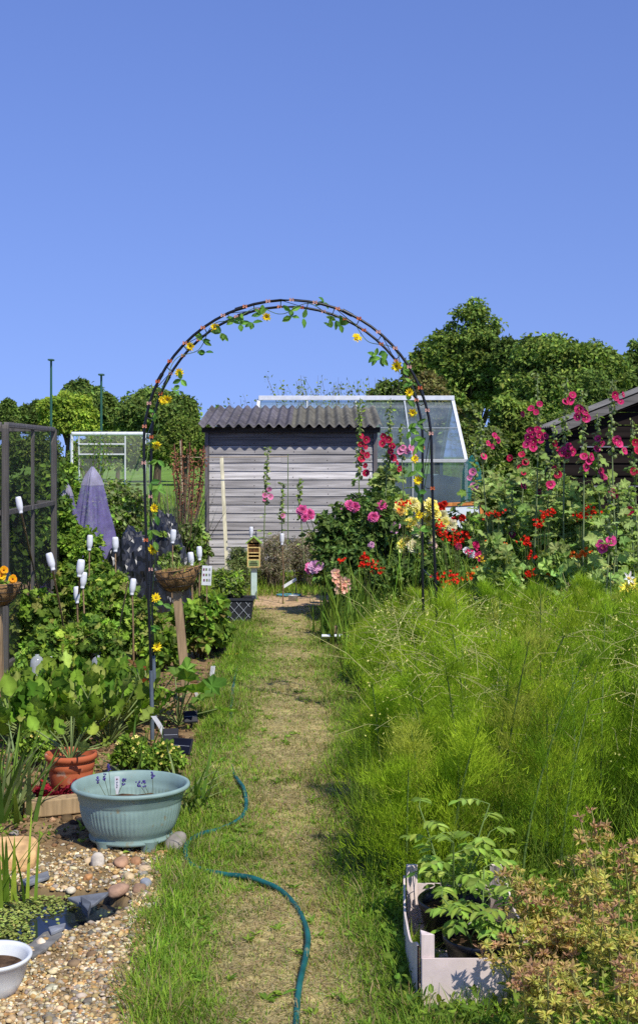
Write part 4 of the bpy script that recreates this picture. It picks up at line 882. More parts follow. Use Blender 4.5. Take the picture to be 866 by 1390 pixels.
# dried lavender and grey herbs by the insect house
LAV = [(.38,.33,.24),(.32,.29,.19),(.25,.27,.13),(.45,.38,.30)]
for i, a in enumerate([(372, 14.3, 722, 26, 'dry brown lavender bush directly right of the insect house'), (412, 14.6, 712, 30, 'bigger faded lavender bush in front of the shed wall'), (440, 14.2, 735, 18, 'faded lavender bush under the pink dahlias')]):
    shrub('lavender_bush', a[0], a[1], a[2], a[3], a[4], 'bush', .03, LAV, T_RH, 40, 130, 30+i, 'faded lavender bushes at the shed', asp=.25, stemc=(.2,.16,.1), stems=30)
shrub('herb_bush', 325, 14.2, 742, 20, 'grey green herb left of the insect house post', 'bush', .04, GR_S, T_RH, 30, 80, 34, asp=.3)
def bladeplant(name, px, py, lb, n, L, w, lean, pal, cat='plant', group=None, bend=.5, flo=None, K=7, spread=.05, Y=None):
    b = G(px, py) if Y is None else W(px, 0, Y)*[1, 1, 0]; t = thing(name, lb, cat, b, group); a = rng.uniform(0, 6.28, n); P = np.stack([b[0]+rng.normal(0, spread, n), b[1]+rng.normal(0, spread, n), 0*a], 1)
    mb = MB(); blades(mb, P, a, L*rng.uniform(.6, 1.1, n), w*rng.uniform(.7, 1.2, n), np.abs(rng.normal(lean, lean*.6, n)), rng.uniform(.1, 1, n)*bend, colv(pal, n, .15), K); part(mb, 'leaves', 'leaf', t); return t
bladeplant('iris_clump', 14, 1112, 'fan of broad sword leaves at the left edge beside the timber edging', 60, .42, .024, .34, GR_S+GR_M, bend=.7, spread=.05)
bladeplant('iris_clump', 48, 1085, 'smaller iris fan in front of the terracotta pot', 18, .24, .016, .5, GR_S+GR_M, bend=.8, spread=.03)
bladeplant('iris_clump', 262, 1098, 'sword leaved iris clump between the planter rim and the hose', 34, .30, .018, .6, GR_S+GR_M, bend=.8, spread=.05)
bladeplant('iris_clump', 190, 1050, 'grey green iris leaves standing behind the planter', 20, .26, .02, .35, GR_M+[(.10,.16,.06)], bend=.5, spread=.06)
bladeplant('pond_rush', 8, 1225, 'upright yellow green rush leaves growing out of the pond', 14, .30, .018, .3, [(.34,.46,.05),(.24,.36,.04)], bend=.5, spread=.035)
bladeplant('long_grass_clump', 478, 925, 'arching clump of long strap leaves leaning into the path on the right', 26, .48, .014, .55, GR_L+GR_M, bend=.8, spread=.06)
# tall dark stemmed spray by the shed and rusty stems
b = W(243, 0, 13.6); t = thing('dark_stem_clump', 'spray of dark bare upright stems left of the grey shed', 'plant', (b[0], 13.6, 0)); n = 110; a = rng.uniform(0, 6.28, n); mb = MB()
blades(mb, np.tile([b[0], 13.6, 0], (n, 1))+rng.normal(0, .05, (n, 3))*[1, 1, 0], a, rng.uniform(.8, 1.5, n), .018, np.abs(rng.normal(.18, .15, n)), rng.uniform(0, .35, n), colv([(.06,.07,.04),(.10,.11,.05),(.14,.10,.06)], n, .2), 6); part(mb, 'stems', 'stem', t)
b = W(256, 0, 14.6); t = thing('rusty_dock_stems', 'rusty brown dried seed stems at the left of the shed', 'plant', (b[0], 14.6, 0)); mb = MB(); n = 10; a = rng.uniform(0, 6.28, n)
tubes(mb, np.stack([np.stack([b[0]+u*.3*np.cos(a)*.6, 14.6+u*.2*np.sin(a), u*rng.uniform(1.2, 1.75, n)], 1) for u in (0, .5, 1)], 1), .008, (.16,.07,.035), 4); part(mb, 'stems', 'stem', t)
mb = MB(); k = 900; u = rng.uniform(.5, 1, k); j = rng.integers(0, n, k); P = np.stack([b[0]+u*.18*np.cos(a[j]), 14.6+u*.2*np.sin(a[j]), u*1.6], 1)+rng.normal(0, .025, (k, 3)); leafy(mb, P, unit(rng.normal(0, 1, (k, 3))), np.ones(k), .035, [(.20,.075,.035),(.26,.11,.05)]); part(mb, 'seed_heads', 'stem', t)
mb = MB(); tubes(mb, [[W(258, 770, 14.9)*[1, 1, 0], W(248, 670, 14.9), W(245, 598, 14.9)]], [[.013, .011, .008]], hx('#b5a283'), 6); one(mb, 'bamboo_cane', 'stem', 'pale bare cane leaning left of the shed corner', 'cane', W(258, 770, 14.9)*[1, 1, 0])
mb = MB(); tubes(mb, [[W(255, 621, 15.3), W(392, 620, 15.3)]], .006, hx('#a8977a'), 6); tubes(mb, [[W(256, 620, 15.3)*[1, 1, 0], W(256, 618, 15.3)]], .007, hx('#8a7a60'), 6); tubes(mb, [[W(391, 620, 15.3)*[1, 1, 0], W(391, 616, 15.3)]], .006, hx('#6a7a50'), 6); one(mb, 'cane_rail', 'stem', 'thin horizontal cane rail in front of the upper shed wall', 'cane', W(320, 620, 15.3)*[1, 1, 0])

# big beet and chard leaves
def crinkle():
    v = [(0, i/6, -.05*math.sin(i/6*math.pi)) for i in range(7)]; f = []; w_ = [.06, .34, .47, .50, .42, .24, .0]
    for sd in (-1, 1):
        o_ = len(v); v += [(sd*w_[i], i/6-.02, .10*(-1)**i*(.4+w_[i])+.05) for i in range(7)]
        for i in range(6): f.append((i, i+1, o_+i+1, o_+i) if sd < 0 else (i, o_+i, o_+i+1, i+1))
    return np.array(v), np.array(f)
T_CR = crinkle(); TINT[id(T_CR[0])] = np.array([1.35]*6+[1.15]+[.95, .8, 1.05, .82, 1.05, .85, 1.0]*2)
def bigleaf(name, px, py, lb, n, L, Wd, h, pal, group=None, stalk=(.2,.26,.08), T=T_OV, cat='plant', Yoff=0, up=.05):
    b = G(px, py); t = thing(name, lb, cat, b, group); a = rng.uniform(0, 6.28, n); el_ = rng.uniform(.35, 1.35, n); S = h*rng.uniform(.55, 1.05, n)
    tip = b+np.stack([np.cos(a)*np.cos(el_), np.sin(a)*np.cos(el_), np.sin(el_)], 1)*S[:, None]; d = unit(tip-b)
    mb = MB(); tubes(mb, np.stack([np.tile(b, (n, 1)), (b+tip)/2+[0, 0, .02], tip], 1), .004, stalk, 4); part(mb, 'stalks', 'stem', t)
    mb = MB(); D = unit(d*[1, 1, .25]+rng.normal(0, .2, (n, 3))+[0, 0, up]); nr = unit(np.array([0, -.4*up, 1.])-d*[.5, .5, 0]+rng.normal(0, .3, (n, 3))); Ls = L*rng.uniform(.6, 1.15, n)
    leaves(mb, tip, D, nr, Ls, Ls*Wd, colv(pal, n, .14), T, smooth=T is T_CR); part(mb, 'leaves', 'leaf', t); return t
BT = [(.18,.30,.03),(.13,.24,.025),(.25,.37,.045),(.09,.18,.02),(.30,.38,.08)]
for i, (px, py, h, lb) in enumerate([(20, 1010, .34, 'large leaved chard at the left edge of the vegetable row'), (62, 1018, .36, 'chard with pale ribs above the terracotta pot'), (105, 1012, .40, 'big glossy chard plant right of the terracotta pot'), (148, 1010, .42, 'darkest broad leaved chard in the middle of the row'), (178, 985, .30, 'chard plant touching the left arch leg'), (45, 975, .34, 'chard in the rear row below the clear bottle'), (92, 972, .36, 'rear chard between the two clear bottles'), (135, 972, .36, 'rear chard under the leaning cane'), (170, 968, .34, 'rear chard next to the arch leg')]):
    bigleaf('chard_plant', px, py, lb, 44, .125, .72, h*.80, BT, 'row of broad leaved chard', T=T_CR, up=.75)
bigleaf('potted_seedling', 97, 1086, 'young plant with tall pale stalks growing in the terracotta pot', 14, .09, .7, .24, BT, T=T_CR, up=.5); 
o = bpy.data.objects['potted_seedling']; o.location.z = .17
bigleaf('red_lettuce', 78, 1094, 'crimson frilly lettuce in front of the terracotta pot', 60, .06, .7, .10, [(.30,.012,.03),(.20,.01,.03),(.38,.03,.05)], None, (.25,.02,.04), T_LB)
bigleaf('amaranth_plant', 203, 978, 'reddish tinged leafy plant around the foot of the arch', 26, .085, .4, .34, [(.10,.17,.03),(.20,.10,.03),(.26,.07,.03),(.13,.2,.04)])
bigleaf('courgette_plant', 243, 985, 'plant with large soft leaves beside the basket post', 14, .14, .85, .30, GR_L+GR_M, None, T=T_LB)
# plants with small yellow flowers
def dotflowers(name, px, py, ptop, ph, lb, pal, fcol, nf, size=.03, fr=.012, T=T_OV, group=None, seed=0):
    g = G(px, py); t = shrub(name, px, g[1], ptop, ph, lb, 'flowering plant', size, pal, T, 22, 50, seed, group)
    zt = W(0, ptop, g[1])[2]; rx = ph*g[1]/F; mb = MB()
    for i in range(nf):
        a = random.uniform(0, 6.28); r_ = rx*random.uniform(.1, 1); c = np.array([g[0]+r_*math.cos(a), g[1]-abs(r_*math.sin(a)), zt*random.uniform(.45, 1.05)]); daisy(mb, c, (random.uniform(-.4, .4), -.6, .8), fr, fcol, 5, 1, .2, (.6,.4,.02), T_OV, .7)
    part(mb, 'flowers', 'petal', t)
dotflowers('yellow_flowered_plant', 178, 1045, 1000, 22, 'low plant dotted with cream yellow flowers behind the planter', GR_L, [(.85,.75,.25)], 18, seed=61)
dotflowers('yellow_flowered_plant', 222, 1052, 1008, 26, 'bushy plant with tiny yellow flowers under the solar panels', GR_L+GR_M, [(.85,.72,.2)], 26, fr=.008, seed=62)
dotflowers('yellow_flowered_plant', 48, 1040, 985, 22, 'small yellow flowered plant left of the terracotta pot', GR_L, [(.85,.7,.2)], 10, seed=63)
# lavender in the planter
for i, (px, py, lb) in enumerate([(150, 1076, 'lavender sprig left of the label in the teal planter'), (207, 1074, 'lavender sprig right of the label in the teal planter'), (228, 1074, 'small dry sprig at the right of the teal planter')]):
    Y = 4.98+.03*i; b = W(px, py, Y); b[2] = .14; t = thing('lavender_sprig', lb, 'plant', b, 'lavender growing in the teal planter'); n = 60; P = b+rng.normal(0, .022, (n, 3))*[1, 1, 0]; mb = MB()
    blades(mb, P, rng.uniform(0, 6.28, n), rng.uniform(.025, .07, n), .0025, np.abs(rng.normal(.4, .3, n)), .3, colv(GR_S, n), 3); part(mb, 'leaves', 'leaf', t)
    if i < 2:
        mb = MB(); mf = MB(); fl = [(133,1060),(142,1055),(168,1062),(148,1042)] if i == 0 else [(189,1064),(207,1053),(196,1064)]
        for q in fl:
            e = W(q[0], q[1], Y); tubes(mb, [[b, (b+e)/2+[.004, 0, 0], e]], .0011, (.12,.15,.08), 4)
            mf = MB()
            for k in range(14): rock(mf, e+[random.gauss(0, .003), random.gauss(0, .003), random.uniform(-.012, .014)], (.0035,)*3, (.10,.07,.30), k, .2, 1)
            part(mf, 'flower_head', 'petal', t)
        part(mb, 'stalks', 'stem', t)

# ---------------- asparagus bed
mb = MB(); stems_P = []; nd = [[], [], [], []]
edgeA = edge([(1500,640),(1300,600),(1240,560),(1200,500),(1150,500),(1100,490),(1000,525),(930,505),(880,500),(840,510)])
plants = []
r = np.random.default_rng(5)
while len(plants) < 190:
    y = 4.38*(10.8/4.38)**r.random(); x0 = edgeA(np.array([y]))[0]; x1 = .275*y+.15; x = r.uniform(x0, x1)
    plants.append((x, y, x-x0))
for x, y, dx in plants:
    hmax = min(.98, 1.55-.107*y)*(.58+.42*min(1, dx/.5)); h = hmax*r.uniform(.55, 1.10)
    az = r.uniform(0, 6.28); ln = r.uniform(0, .28); K = 7; u = np.linspace(0, 1, K)[:, None]
    P = np.array([x, y, 0])+np.concatenate([np.cos(az)*ln*h*u**1.6, np.sin(az)*ln*h*u**1.6, h*u*(1-.06*u)], 1)
    stems_P.append(P); k = 34
    t = r.uniform(.12, 1, k); i0 = np.minimum((t*6).astype(int), 5); f = (t*6-i0)[:, None]; B = P[i0]*(1-f)+P[i0+1]*f
    a2 = r.uniform(0, 6.28, k); L = (.30*(1-t)+.07)*r.uniform(.7, 1.2, k); el_ = r.uniform(.3, 1.1, k); D = np.stack([np.cos(a2)*np.cos(el_), np.sin(a2)*np.cos(el_), np.sin(el_)], 1)
    m = 84; s_ = r.uniform(.1, 1, (k, m)); Q = B[:, None]+D[:, None]*(L[:, None]*s_)[..., None]; Q[..., 2] -= (s_**2)*L[:, None]*.35
    Q = Q+r.normal(0, .016, Q.shape)*(.4+s_[..., None]); Dn = unit(D[:, None]*.8+r.normal(0, .42, Q.shape)+[0, 0, .55])
    Q = Q.reshape(-1, 3); Dn = Dn.reshape(-1, 3); kk_ = Q[:, 2] > .01; Q, Dn = Q[kk_], Dn[kk_]
    tone = r.lognormal(0, .12); nd[0].append(Q); nd[1].append(Dn); nd[2].append(r.uniform(.018, .046, len(Q))*(1 if y < 7 else 1.3)); nd[3].append(np.tile(np.array(r.choice([0, 0, 1, 1, 2, 3, 4])), len(Q))); 
PAL = np.array([(.32,.47,.028),(.26,.41,.024),(.40,.54,.035),(.17,.30,.02),(.42,.47,.07)])
Q, Dn, Ln, ci = [np.concatenate(a) for a in nd]; n = len(Q)
leaves(mb, Q, Dn, r.normal(0, 1, (n, 3)), Ln, .0016+.00018*Q[:, 1], PAL[ci]*np.exp(rng.normal(0, .15, (n, 1))), T_TR)
tubes(mb, np.array(stems_P), np.linspace(.0060, .0020, 7)[None]*np.ones((len(stems_P), 1)), (.20,.30,.08), 4)
# undergrowth grass between them
x, y = scatter(42000, -.1, 3.6, 4.4, 12.5, lambda x, y: (x > edgeA(y)-.05)*1.); n = len(x); P = np.stack([x, y, 0*x], 1)
blades(mb, P, rng.uniform(0, 6.28, n), rng.uniform(.10, .50, n)*np.where(y > 9.5, .9, 1.), .003+.0003*y, np.abs(rng.normal(.25, .2, n)), rng.uniform(0, .8, n), colv([(.2,.31,.035),(.15,.25,.03),(.26,.33,.06)], n, .2), 4)
tag(mb.build('asparagus_foliage', M['grass']), 'mass of feathery green asparagus fern filling the right bed', 'asparagus', kind='stuff')
# seed stalks and lone stalks rising through it
for i, (px, Y, pt, lb) in enumerate([(770, 5.2, 905, 'tall pale blue green asparagus stem in the middle of the fern'), (822, 7.2, 770, 'tall thin asparagus stem near the right edge'), (765, 8.0, 790, 'dry stem rising from the fern below the orange flowers'), (745, 6.2, 842, 'dark bare stem left of the pale asparagus stem'), (700, 5.0, 1080, 'brown arching dead stem above the fruit crate')]):
    b = W(px, 0, Y)*[1, 1, 0]; e = W(px+(6 if i != 4 else -36), pt, Y+.05); t = thing('asparagus_stem', lb, 'plant stem', b, 'single stems standing out of the asparagus'); mb = MB(); col = [(.16,.25,.16),(.09,.14,.06),(.25,.22,.10),(.06,.08,.04),(.30,.19,.06)][i]
    tubes(mb, [[b, (b+e)/2+[.02, 0, .03], e]], [[.0062, .005, .002]], col, 6); part(mb, 'stem', 'stem', t); mb = MB(); k = 18; u = rng.uniform(.45, 1, k)[:, None]; B = b*(1-u)+e*u; a = rng.uniform(0, 6.28, k); L = .22*(1.15-u); D = np.stack([np.cos(a), np.sin(a)*.6, .6+0*a], 1)
    tubes(mb, np.stack([B, B+D*L*.5, B+D*L+[0, 0, -.01]], 1), [[.0018, .0013, .0008]], np.array(col)*1.15, 3)
    for q in (B+D*L): 
        k2 = 5; leaves(mb, q+rng.normal(0, .004, (k2, 3)), unit(rng.normal(0, 1, (k2, 3))), rng.normal(0, 1, (k2, 3)), .011, .006, (.5,.46,.12), T_RH)
    part(mb, 'side_shoots', 'stem', t)
mb = MB(); n = 4500; x, y = scatter(n, 0, 2.2, 4.5, 9, lambda x, y: (x > edgeA(y))*1.); n = len(x); zz = np.minimum(.95, 1.5-.107*y)*rng.uniform(.35, 1, n)
leaves(mb, np.stack([x, y, zz], 1), unit(rng.normal(0, 1, (n, 3))), rng.normal(0, 1, (n, 3)), .012, .008, colv([(.80,.75,.25),(.65,.64,.2)], n, .1), T_RH)
n = 900; x, y = scatter(n, 0, 2.2, 4.5, 9, lambda x, y: (x > edgeA(y))*1.); n = len(x); z0 = np.minimum(.9, 1.45-.107*y)*rng.uniform(.5, .9, n); a = rng.uniform(0, 6.28, n); L = rng.uniform(.1, .32, n)
P0 = np.stack([x, y, z0], 1); P2 = P0+np.stack([np.cos(a)*L, np.sin(a)*L, L*rng.uniform(-.2, .8, n)], 1); tubes(mb, np.stack([P0, (P0+P2)/2+[0, 0, .03], P2], 1), .0013, (.58,.58,.25), 3)
tag(mb.build('asparagus_flowers', M['grass']), 'tiny pale yellow bells and wiry shoots scattered through the asparagus fern', 'asparagus', kind='stuff')
# low weeds at the foot of the dahlias
x, y = scatter(22000, -.1, 1.6, 7.0, 12.3, lambda x, y: sstep(.0, .1, x-eR(y))*(x < edgeA(y)+.3)*sstep(.3, .6, fbm(x, y, 3, 91)))
n = len(x); mb = MB(); P = np.stack([x, y, rng.random(n)**2*.22], 1); leafy(mb, P, unit(rng.normal(0, 1, (n, 3))+[0, 0, 1]), np.ones(n), .035, GR_M+GR_L+[(.2,.2,.06)], T_RH); blades(mb, np.stack([x, y, 0*x], 1)[::3], rng.uniform(0, 6.28, len(x[::3])), rng.uniform(.08, .28, len(x[::3])), .005, .3, .5, colv(GR_L, len(x[::3])), 4)
tag(mb.build('bed_weeds', M['grass']), 'low mixed weeds at the right side of the path', 'weeds', kind='stuff')

# ================================================================== GARDEN FURNITURE AND FLOWERS
# ---------------- hose
hp = [(322,905),(318,925),(314,960),(313,1000),(316,1040),(322,1058),(331,1075),(334,1098),(324,1112),(300,1125),(272,1137),(255,1150),(252,1162),(262,1174),(288,1184),(322,1192),(355,1200),(385,1214),(402,1232),(413,1255),(418,1280),(415,1305),(405,1350),(400,1420)]
C = np.array([G(*p) for p in hp]); tq = np.linspace(0, len(C)-1.001, 260); 
def catmull(C, t):
    i = np.floor(t).astype(int); f = (t-i)[:, None]; g = lambda k: C[np.clip(k, 0, len(C)-1)]
    a, b, c, d = g(i-1), g(i), g(i+1), g(i+2); return .5*((2*b)+(-a+c)*f+(2*a-5*b+4*c-d)*f*f+(-a+3*b-3*c+d)*f**3)
Hs = catmull(C, tq); Hs[:, 2] = height(Hs[:, 0], Hs[:, 1])+.010+.010*np.clip(np.sin(tq*1.3), -.8, 1)-.012*sstep(5.2, 3.6, tq)
mb = MB(); tubes(mb, [Hs], .0095, hx('#1b5c58'), 10); one(mb, 'garden_hose', 'hose', 'teal green hose snaking along the left side of the grass path', 'hose', Hs[130])

# ---------------- canes topped with white bottles
def bottle_cane(px, py, Y, bx, by, lb, tilt=0, k=.86):
    k *= random.uniform(.85, 1.08); tilt += random.uniform(-.06, .06)
    top = W(px, py, Y); g = G(bx, by) if by else W(bx, 0, Y)*[1, 1, 0]
    t = thing('topped_cane', lb, 'cane', g, 'canes topped with upturned white bottles'); col = np.array(hx('#8e7558'))*random.uniform(.8, 1.2)
    mb = MB(); m = (top+g)/2+np.array([random.uniform(-.012, .012), 0, 0]); P = catmull(np.array([g, g*.6+m*.4, m, m*.4+top*.6, top]), np.linspace(0, 3.999, 12)); tubes(mb, [P], np.linspace(.008, .0055, 12)[None], col, 7)
    for i in (3, 6, 9): tubes(mb, [[P[i]-[0, 0, .004], P[i]+[0, 0, .004]]], .0095, col*.8, 7)
    part(mb, 'cane', 'bark', t)
    mb = MB(); lathe(mb, [(.013,-.036),(.018,-.036),(.018,-.026),(.016,-.024),(.021,-.012),(.0285,.004),(.030,.03),(.0285,.062),(.026,.076),(.020,.082),(.001,.083)], top, hx('#eceef0'), 20, (k, k), R=Ry(tilt), close=False); part(mb, 'bottle', 'white', t)
for a in [(28, 690, 8.7, 64, 855, 'tallest white topped cane leaning in front of the fruit cage', -.18), (71, 767, 8.2, 92, 898, 'long cane with a white bottle tilted left near the middle of the currants', -.2), (109, 776, 8.4, 104, 880, 'white topped cane just left of centre, its bottle tilted right', .16), (122, 741, 9.4, 118, 0, 'white topped cane in front of the larger purple net cone', .05), (157, 743, 9.9, 157, 0, 'upright white topped cane before the black plastic heap', .0), (180, 801, 8.9, 182, 0, 'low white topped cane close left of the arch legs', .08), (113, 792, 9.0, 114, 0, 'short white topped cane half hidden among currant leaves', .1), (105, 812, 8.8, 105, 0, 'lowest white topped cane hidden between currant leaves', .0), (235, 732, 10.6, 234, 0, 'white topped cane right of the black plastic heap', .06), (260, 763, 10.3, 262, 0, 'left one of the pair of white topped canes above the wire basket', -.15), (271, 755, 10.5, 271, 0, 'right one of the pair of white topped canes above the wire basket', -.08), (383, 735, 12.9, 384, 0, 'white topped cane standing in front of the lavender bushes', -.05), (341, 725, 14.0, 341, 0, 'white topped cane right behind the insect house roof', .0)]:
    bottle_cane(*a)
for i, (px, py, Y, r_, lb, ti) in enumerate([(51, 918, 8.4, .046, 'cloudy clear bottle cloche standing upright at the left', 0), (133, 888, 8.7, .038, 'cut clear bottle cloche leaning to the left near the thin cane', -.3), (131, 915, 8.5, .040, 'crumpled clear bottle cloche just above the chard leaves', .1)]):
    b = W(px, py, Y); b[2] = max(b[2], .0); mb = MB(); lathe(mb, [(1,0),(1.0,.6),(1.02,1.2),(1,2.0),(.94,2.4),(.7,2.75),(.42,2.95),(.3,3.0),(.3,3.2),(.01,3.21)], (0, 0, 0), hx('#c9cfd0'), 22, close=False, rib=lambda z_, a: .02*np.sin(z_*18)+0*a)
    mb.v[-1] = (mb.v[-1]*r_)@Ry(ti).T+b; one(mb, 'bottle_cloche', 'clearp', lb, 'cloche', b, 'clear bottles used as cloches')
mb = MB(); a, b = G(150, 900), W(174, 790, 8.9); tubes(mb, [[a, (a+b)/2+[.01, 0, 0], b]], .006, hx('#a08a64'), 6); one(mb, 'bamboo_cane', 'stem', 'thin pale cane leaning to the right between clear bottle and arch leg', 'cane', a)

# ---------------- wire baskets on posts
def basket(cx, Y, z, gx, gy, lb, plb, tilt, r_=.145):
    g = G(gx, gy); c = np.array([cx, Y, z])
    p = thing('wooden_post', plb, 'post', g, 'square posts carrying wire baskets'); mb = MB(); bar(mb, g+[0, 0, -.05], [cx, Y, z-.12], .052, .052, hx('#9c8464'), (0, 1, 0)); part(mb, 'post', 'postwood', p, .004)
    t = thing('hanging_basket', lb, 'basket', c, 'coir lined wire baskets on posts'); Rm = Ry(tilt)
    mb = MB(); lathe(mb, [(.01,-.135),(.05,-.13),(.09,-.105),(.122,-.06),(.138,0),(.130,.006),(.12,-.01),(.10,-.025),(.005,-.02)], (0, 0, 0), hx('#8a6c48'), 40, R=Rm, close=False, rib=lambda z_, a: .009*np.sin(a*7+z_*30)+.004*np.sin(a*17)); mb.v[-1] += c; part(mb, 'coir_liner', 'basket', t)
    mb = MB(); a = np.linspace(0, 2*np.pi, 49)
    for rr_, zz_ in ((.146, 0), (.139, -.045), (.10, -.10)): tubes(mb, [np.stack([rr_*np.cos(a), rr_*np.sin(a), 0*a+zz_], 1)@Rm.T+c], .0022, hx('#1c1b1a'), 5)
    for k in range(14):
        a0 = k/14*2*np.pi; u = np.linspace(0, 1, 9); aa_ = a0+.22*np.sin(u*np.pi); rr_ = .147*np.cos(u*1.35)+.0; tubes(mb, [np.stack([rr_*np.cos(aa_), rr_*np.sin(aa_), -.142*np.sin(u*1.45)], 1)@Rm.T+c], .0018, hx('#1c1b1a'), 5)
    part(mb, 'wire_frame', 'metal', t); return t, c
Yb = 7.87; t, c = basket((240-CX)/F*Yb, Yb, H-(773-CY)/F*Yb, 256, 952, 'coir lined wire basket on the tilted post just right of the left arch legs', 'leaning square timber post under the right hand wire basket', -.14)
n = 90; mb = MB(); P = c+np.stack([rng.normal(0, .06, n), rng.normal(0, .06, n), rng.uniform(-.02, .02, n)], 1); blades(mb, P, rng.uniform(0, 6.28, n), rng.uniform(.03, .09, n), .006, .5, .6, colv(GR_S+GR_L, n), 4); o = one(mb, 'basket_seedlings', 'leaf', 'sparse grey green seedlings growing in the right hand wire basket', 'plant', c); o['kind'] = 'stuff'
Yb = 7.7; t, c = basket((-3-CX)/F*Yb, Yb, H-(792-CY)/F*Yb, 0, 952, 'wire basket with orange flowers cut by the left edge of the picture', 'upright timber post at the left edge under the flowered wire basket', 0)
f = thing('pansy', 'orange yellow pansies in the wire basket at the left edge', 'flower', c); n = 60; mb = MB(); P = c+rng.normal(0, .055, (n, 3))*[1, 1, .4]+[0, 0, .02]; leafy(mb, P, unit(rng.normal(0, 1, (n, 3))), np.ones(n), .035, GR_L, T_OV); part(mb, 'leaves', 'leaf', f)
for px, py in ((6, 774), (3, 782), (18, 786)): mb = MB(); daisy(mb, W(px, py, 7.58), (.2, -1, .2), .028, [(.95,.38,.01),(.9,.55,.01)], 6, 2, .1, (.3,.05,.01), T_PT, .9); part(mb, 'flower', 'petal', f)

# ---------------- solar lamps
def solar(px, py, gy, lb, rx_, rz_, sw=.08, sh=.07):
    g = G(px+3, gy); c = W(px, py, g[1]); t = thing('solar_lamp', lb, 'solar light', g, 'black solar garden lights at the arch foot'); Rm = Rz(rz_)@Rx(rx_)
    mb = MB(); tubes(mb, [[g-[0, 0, .03], c+Rm@np.array([0, .0, -.008])]], .005, hx('#17181a'), 8); part(mb, 'stake', 'matt', t)
    mb = MB(); box(mb, c, (sw, sh, .012), hx('#1a1b20'), Rm); hs_ = part(mb, 'housing', 'matt', t, .004)
    mb = MB(); box(mb, c+Rm@np.array([0, 0, .0075]), (sw*.88, sh*.86, .002), hx('#0b0e1c'), Rm); part(mb, 'solar_panel', 'solar', t, owner=hs_)
    mb = MB(); box(mb, c+Rm@np.array([0, 0, .0092]), (sw*.84, .0016, .001), hx('#9aa0a8'), Rm); part(mb, 'contact_line', 'paint', t, owner=hs_)
solar(259, 973, 990, 'black solar light furthest right, tilted towards the path', 1.05, .25)
solar(232, 998, 1030, 'black solar light closest to the arch stake', 1.1, .15)
solar(246, 1013, 1042, 'wide round edged solar light lowest of the three', .95, -.3, .115, .085)
# plant labels
label_tag(287, 922, G(0, 922)[1], 18, 6, 'white plant label standing in the grass right of the basket post', .15)
label_tag(270, 951, G(0, 951)[1], 11, 4, 'small white plant label leaning by the foot of the basket post', -.35)
label_tag(169, 922, G(0, 940)[1], 9, 5, 'tiny white plant label between chard and arch leg')
label_tag(66, 905, 8.4, 14, 3, 'thin white plant label beside the cloudy upright bottle', .3)
label_tag(223, 1014, G(0, 1020)[1], 42, 7, 'tall white curved plant label at the foot of the arch', -.35, bend=.14)
Yq = 9.3; g = W(281, 0, Yq)*[1, 1, 0]; t = thing('seed_packet_marker', 'white seed packet card with small coloured pictures on a stick right of the wire basket', 'plant label', g); c = W(281, 781, Yq)
mb = MB(); tubes(mb, [[g, c]], .005, hx('#8e7558'), 6); part(mb, 'stick', 'stem', t); mb = MB(); box(mb, c-[0, .008, 0], (.072, .003, .145), hx('#dcdedb'), Ry(.05)); part(mb, 'card', 'paint', t)
for i in range(9):
    mb = MB() if i == 0 else mb; p = c+np.array([-.02+.02*(i % 3)+random.uniform(-.004, .004), -.0105, .045-.04*(i//3)]); box(mb, p, (.012, .001, .018), [hx('#7a3f5a'), hx('#6a7a3a'), hx('#8a8f96')][i % 3], Ry(.05))
part(mb, 'printing', 'matt', t)

# ---------------- black lattice crate, mesh pot, rope
g = G(318, 846); t = thing('lattice_crate', 'black plastic planter crate with a pale diamond lattice front left of the path end', 'crate', g); w2, h2, d2 = .17, .215, .12
mb = MB(); y0 = g[1]+.01
for sx in (-1, 1): mb.add([(g[0]+sx*w2*.86, y0, 0), (g[0]+sx*w2*.86, y0+2*d2, 0), (g[0]+sx*w2, y0+2*d2, h2), (g[0]+sx*w2, y0, h2)], np.array([(0, 1, 2, 3)]), hx('#25272b'))
for yy in (y0, y0+2*d2): mb.add([(g[0]-w2*.86, yy, 0), (g[0]+w2*.86, yy, 0), (g[0]+w2, yy, h2), (g[0]-w2, yy, h2)], np.array([(0, 1, 2, 3)]), hx('#25272b'))
part(mb, 'sides', 'matt', t)
mb = MB(); 
for a, b in (((-w2, y0), (w2, y0)), ((w2, y0), (w2, y0+2*d2)), ((-w2, y0), (-w2, y0+2*d2)), ((-w2, y0+2*d2), (w2, y0+2*d2))): bar(mb, (g[0]+a[0], a[1], h2), (g[0]+b[0], b[1], h2), .022, .02, hx('#2f3238'))
part(mb, 'rim', 'matt', t)
mb = MB()
for i in range(-3, 6):
    for s in (-1, 1):
        x0 = -w2+.085*(i if s > 0 else i+1); x1 = x0+s*.15; z0_, z1_ = .02, .19
        t0, t1 = 0, 1; pa = np.array([x0, z0_]); pb = np.array([x1, z1_]); lim = w2*.86
        us = [u_ for u_ in np.linspace(0, 1, 30) if abs((pa+(pb-pa)*u_)[0]) < lim]
        if len(us) > 3: p1, p2 = pa+(pb-pa)*us[0], pa+(pb-pa)*us[-1]; tubes(mb, [[(g[0]+p1[0], y0-.006, p1[1]), (g[0]+p2[0], y0-.006, p2[1])]], .0028, hx('#9ba0a6'), 4)
part(mb, 'lattice', 'paint', t)
mb = MB(); box(mb, (g[0], y0+d2, .16), (2*w2*.93, 2*d2*.95, .03), (.07, .05, .04)); part(mb, 'soil', 'soil', t)
shrub('tomato_plant', 312, y0+d2+.0, 770, 22, 'grey green feathery plants growing in the black lattice crate', 'plant', .05, GR_S+GR_L, T_OV, 26, 50, 81, pbot=812, asp=.4)
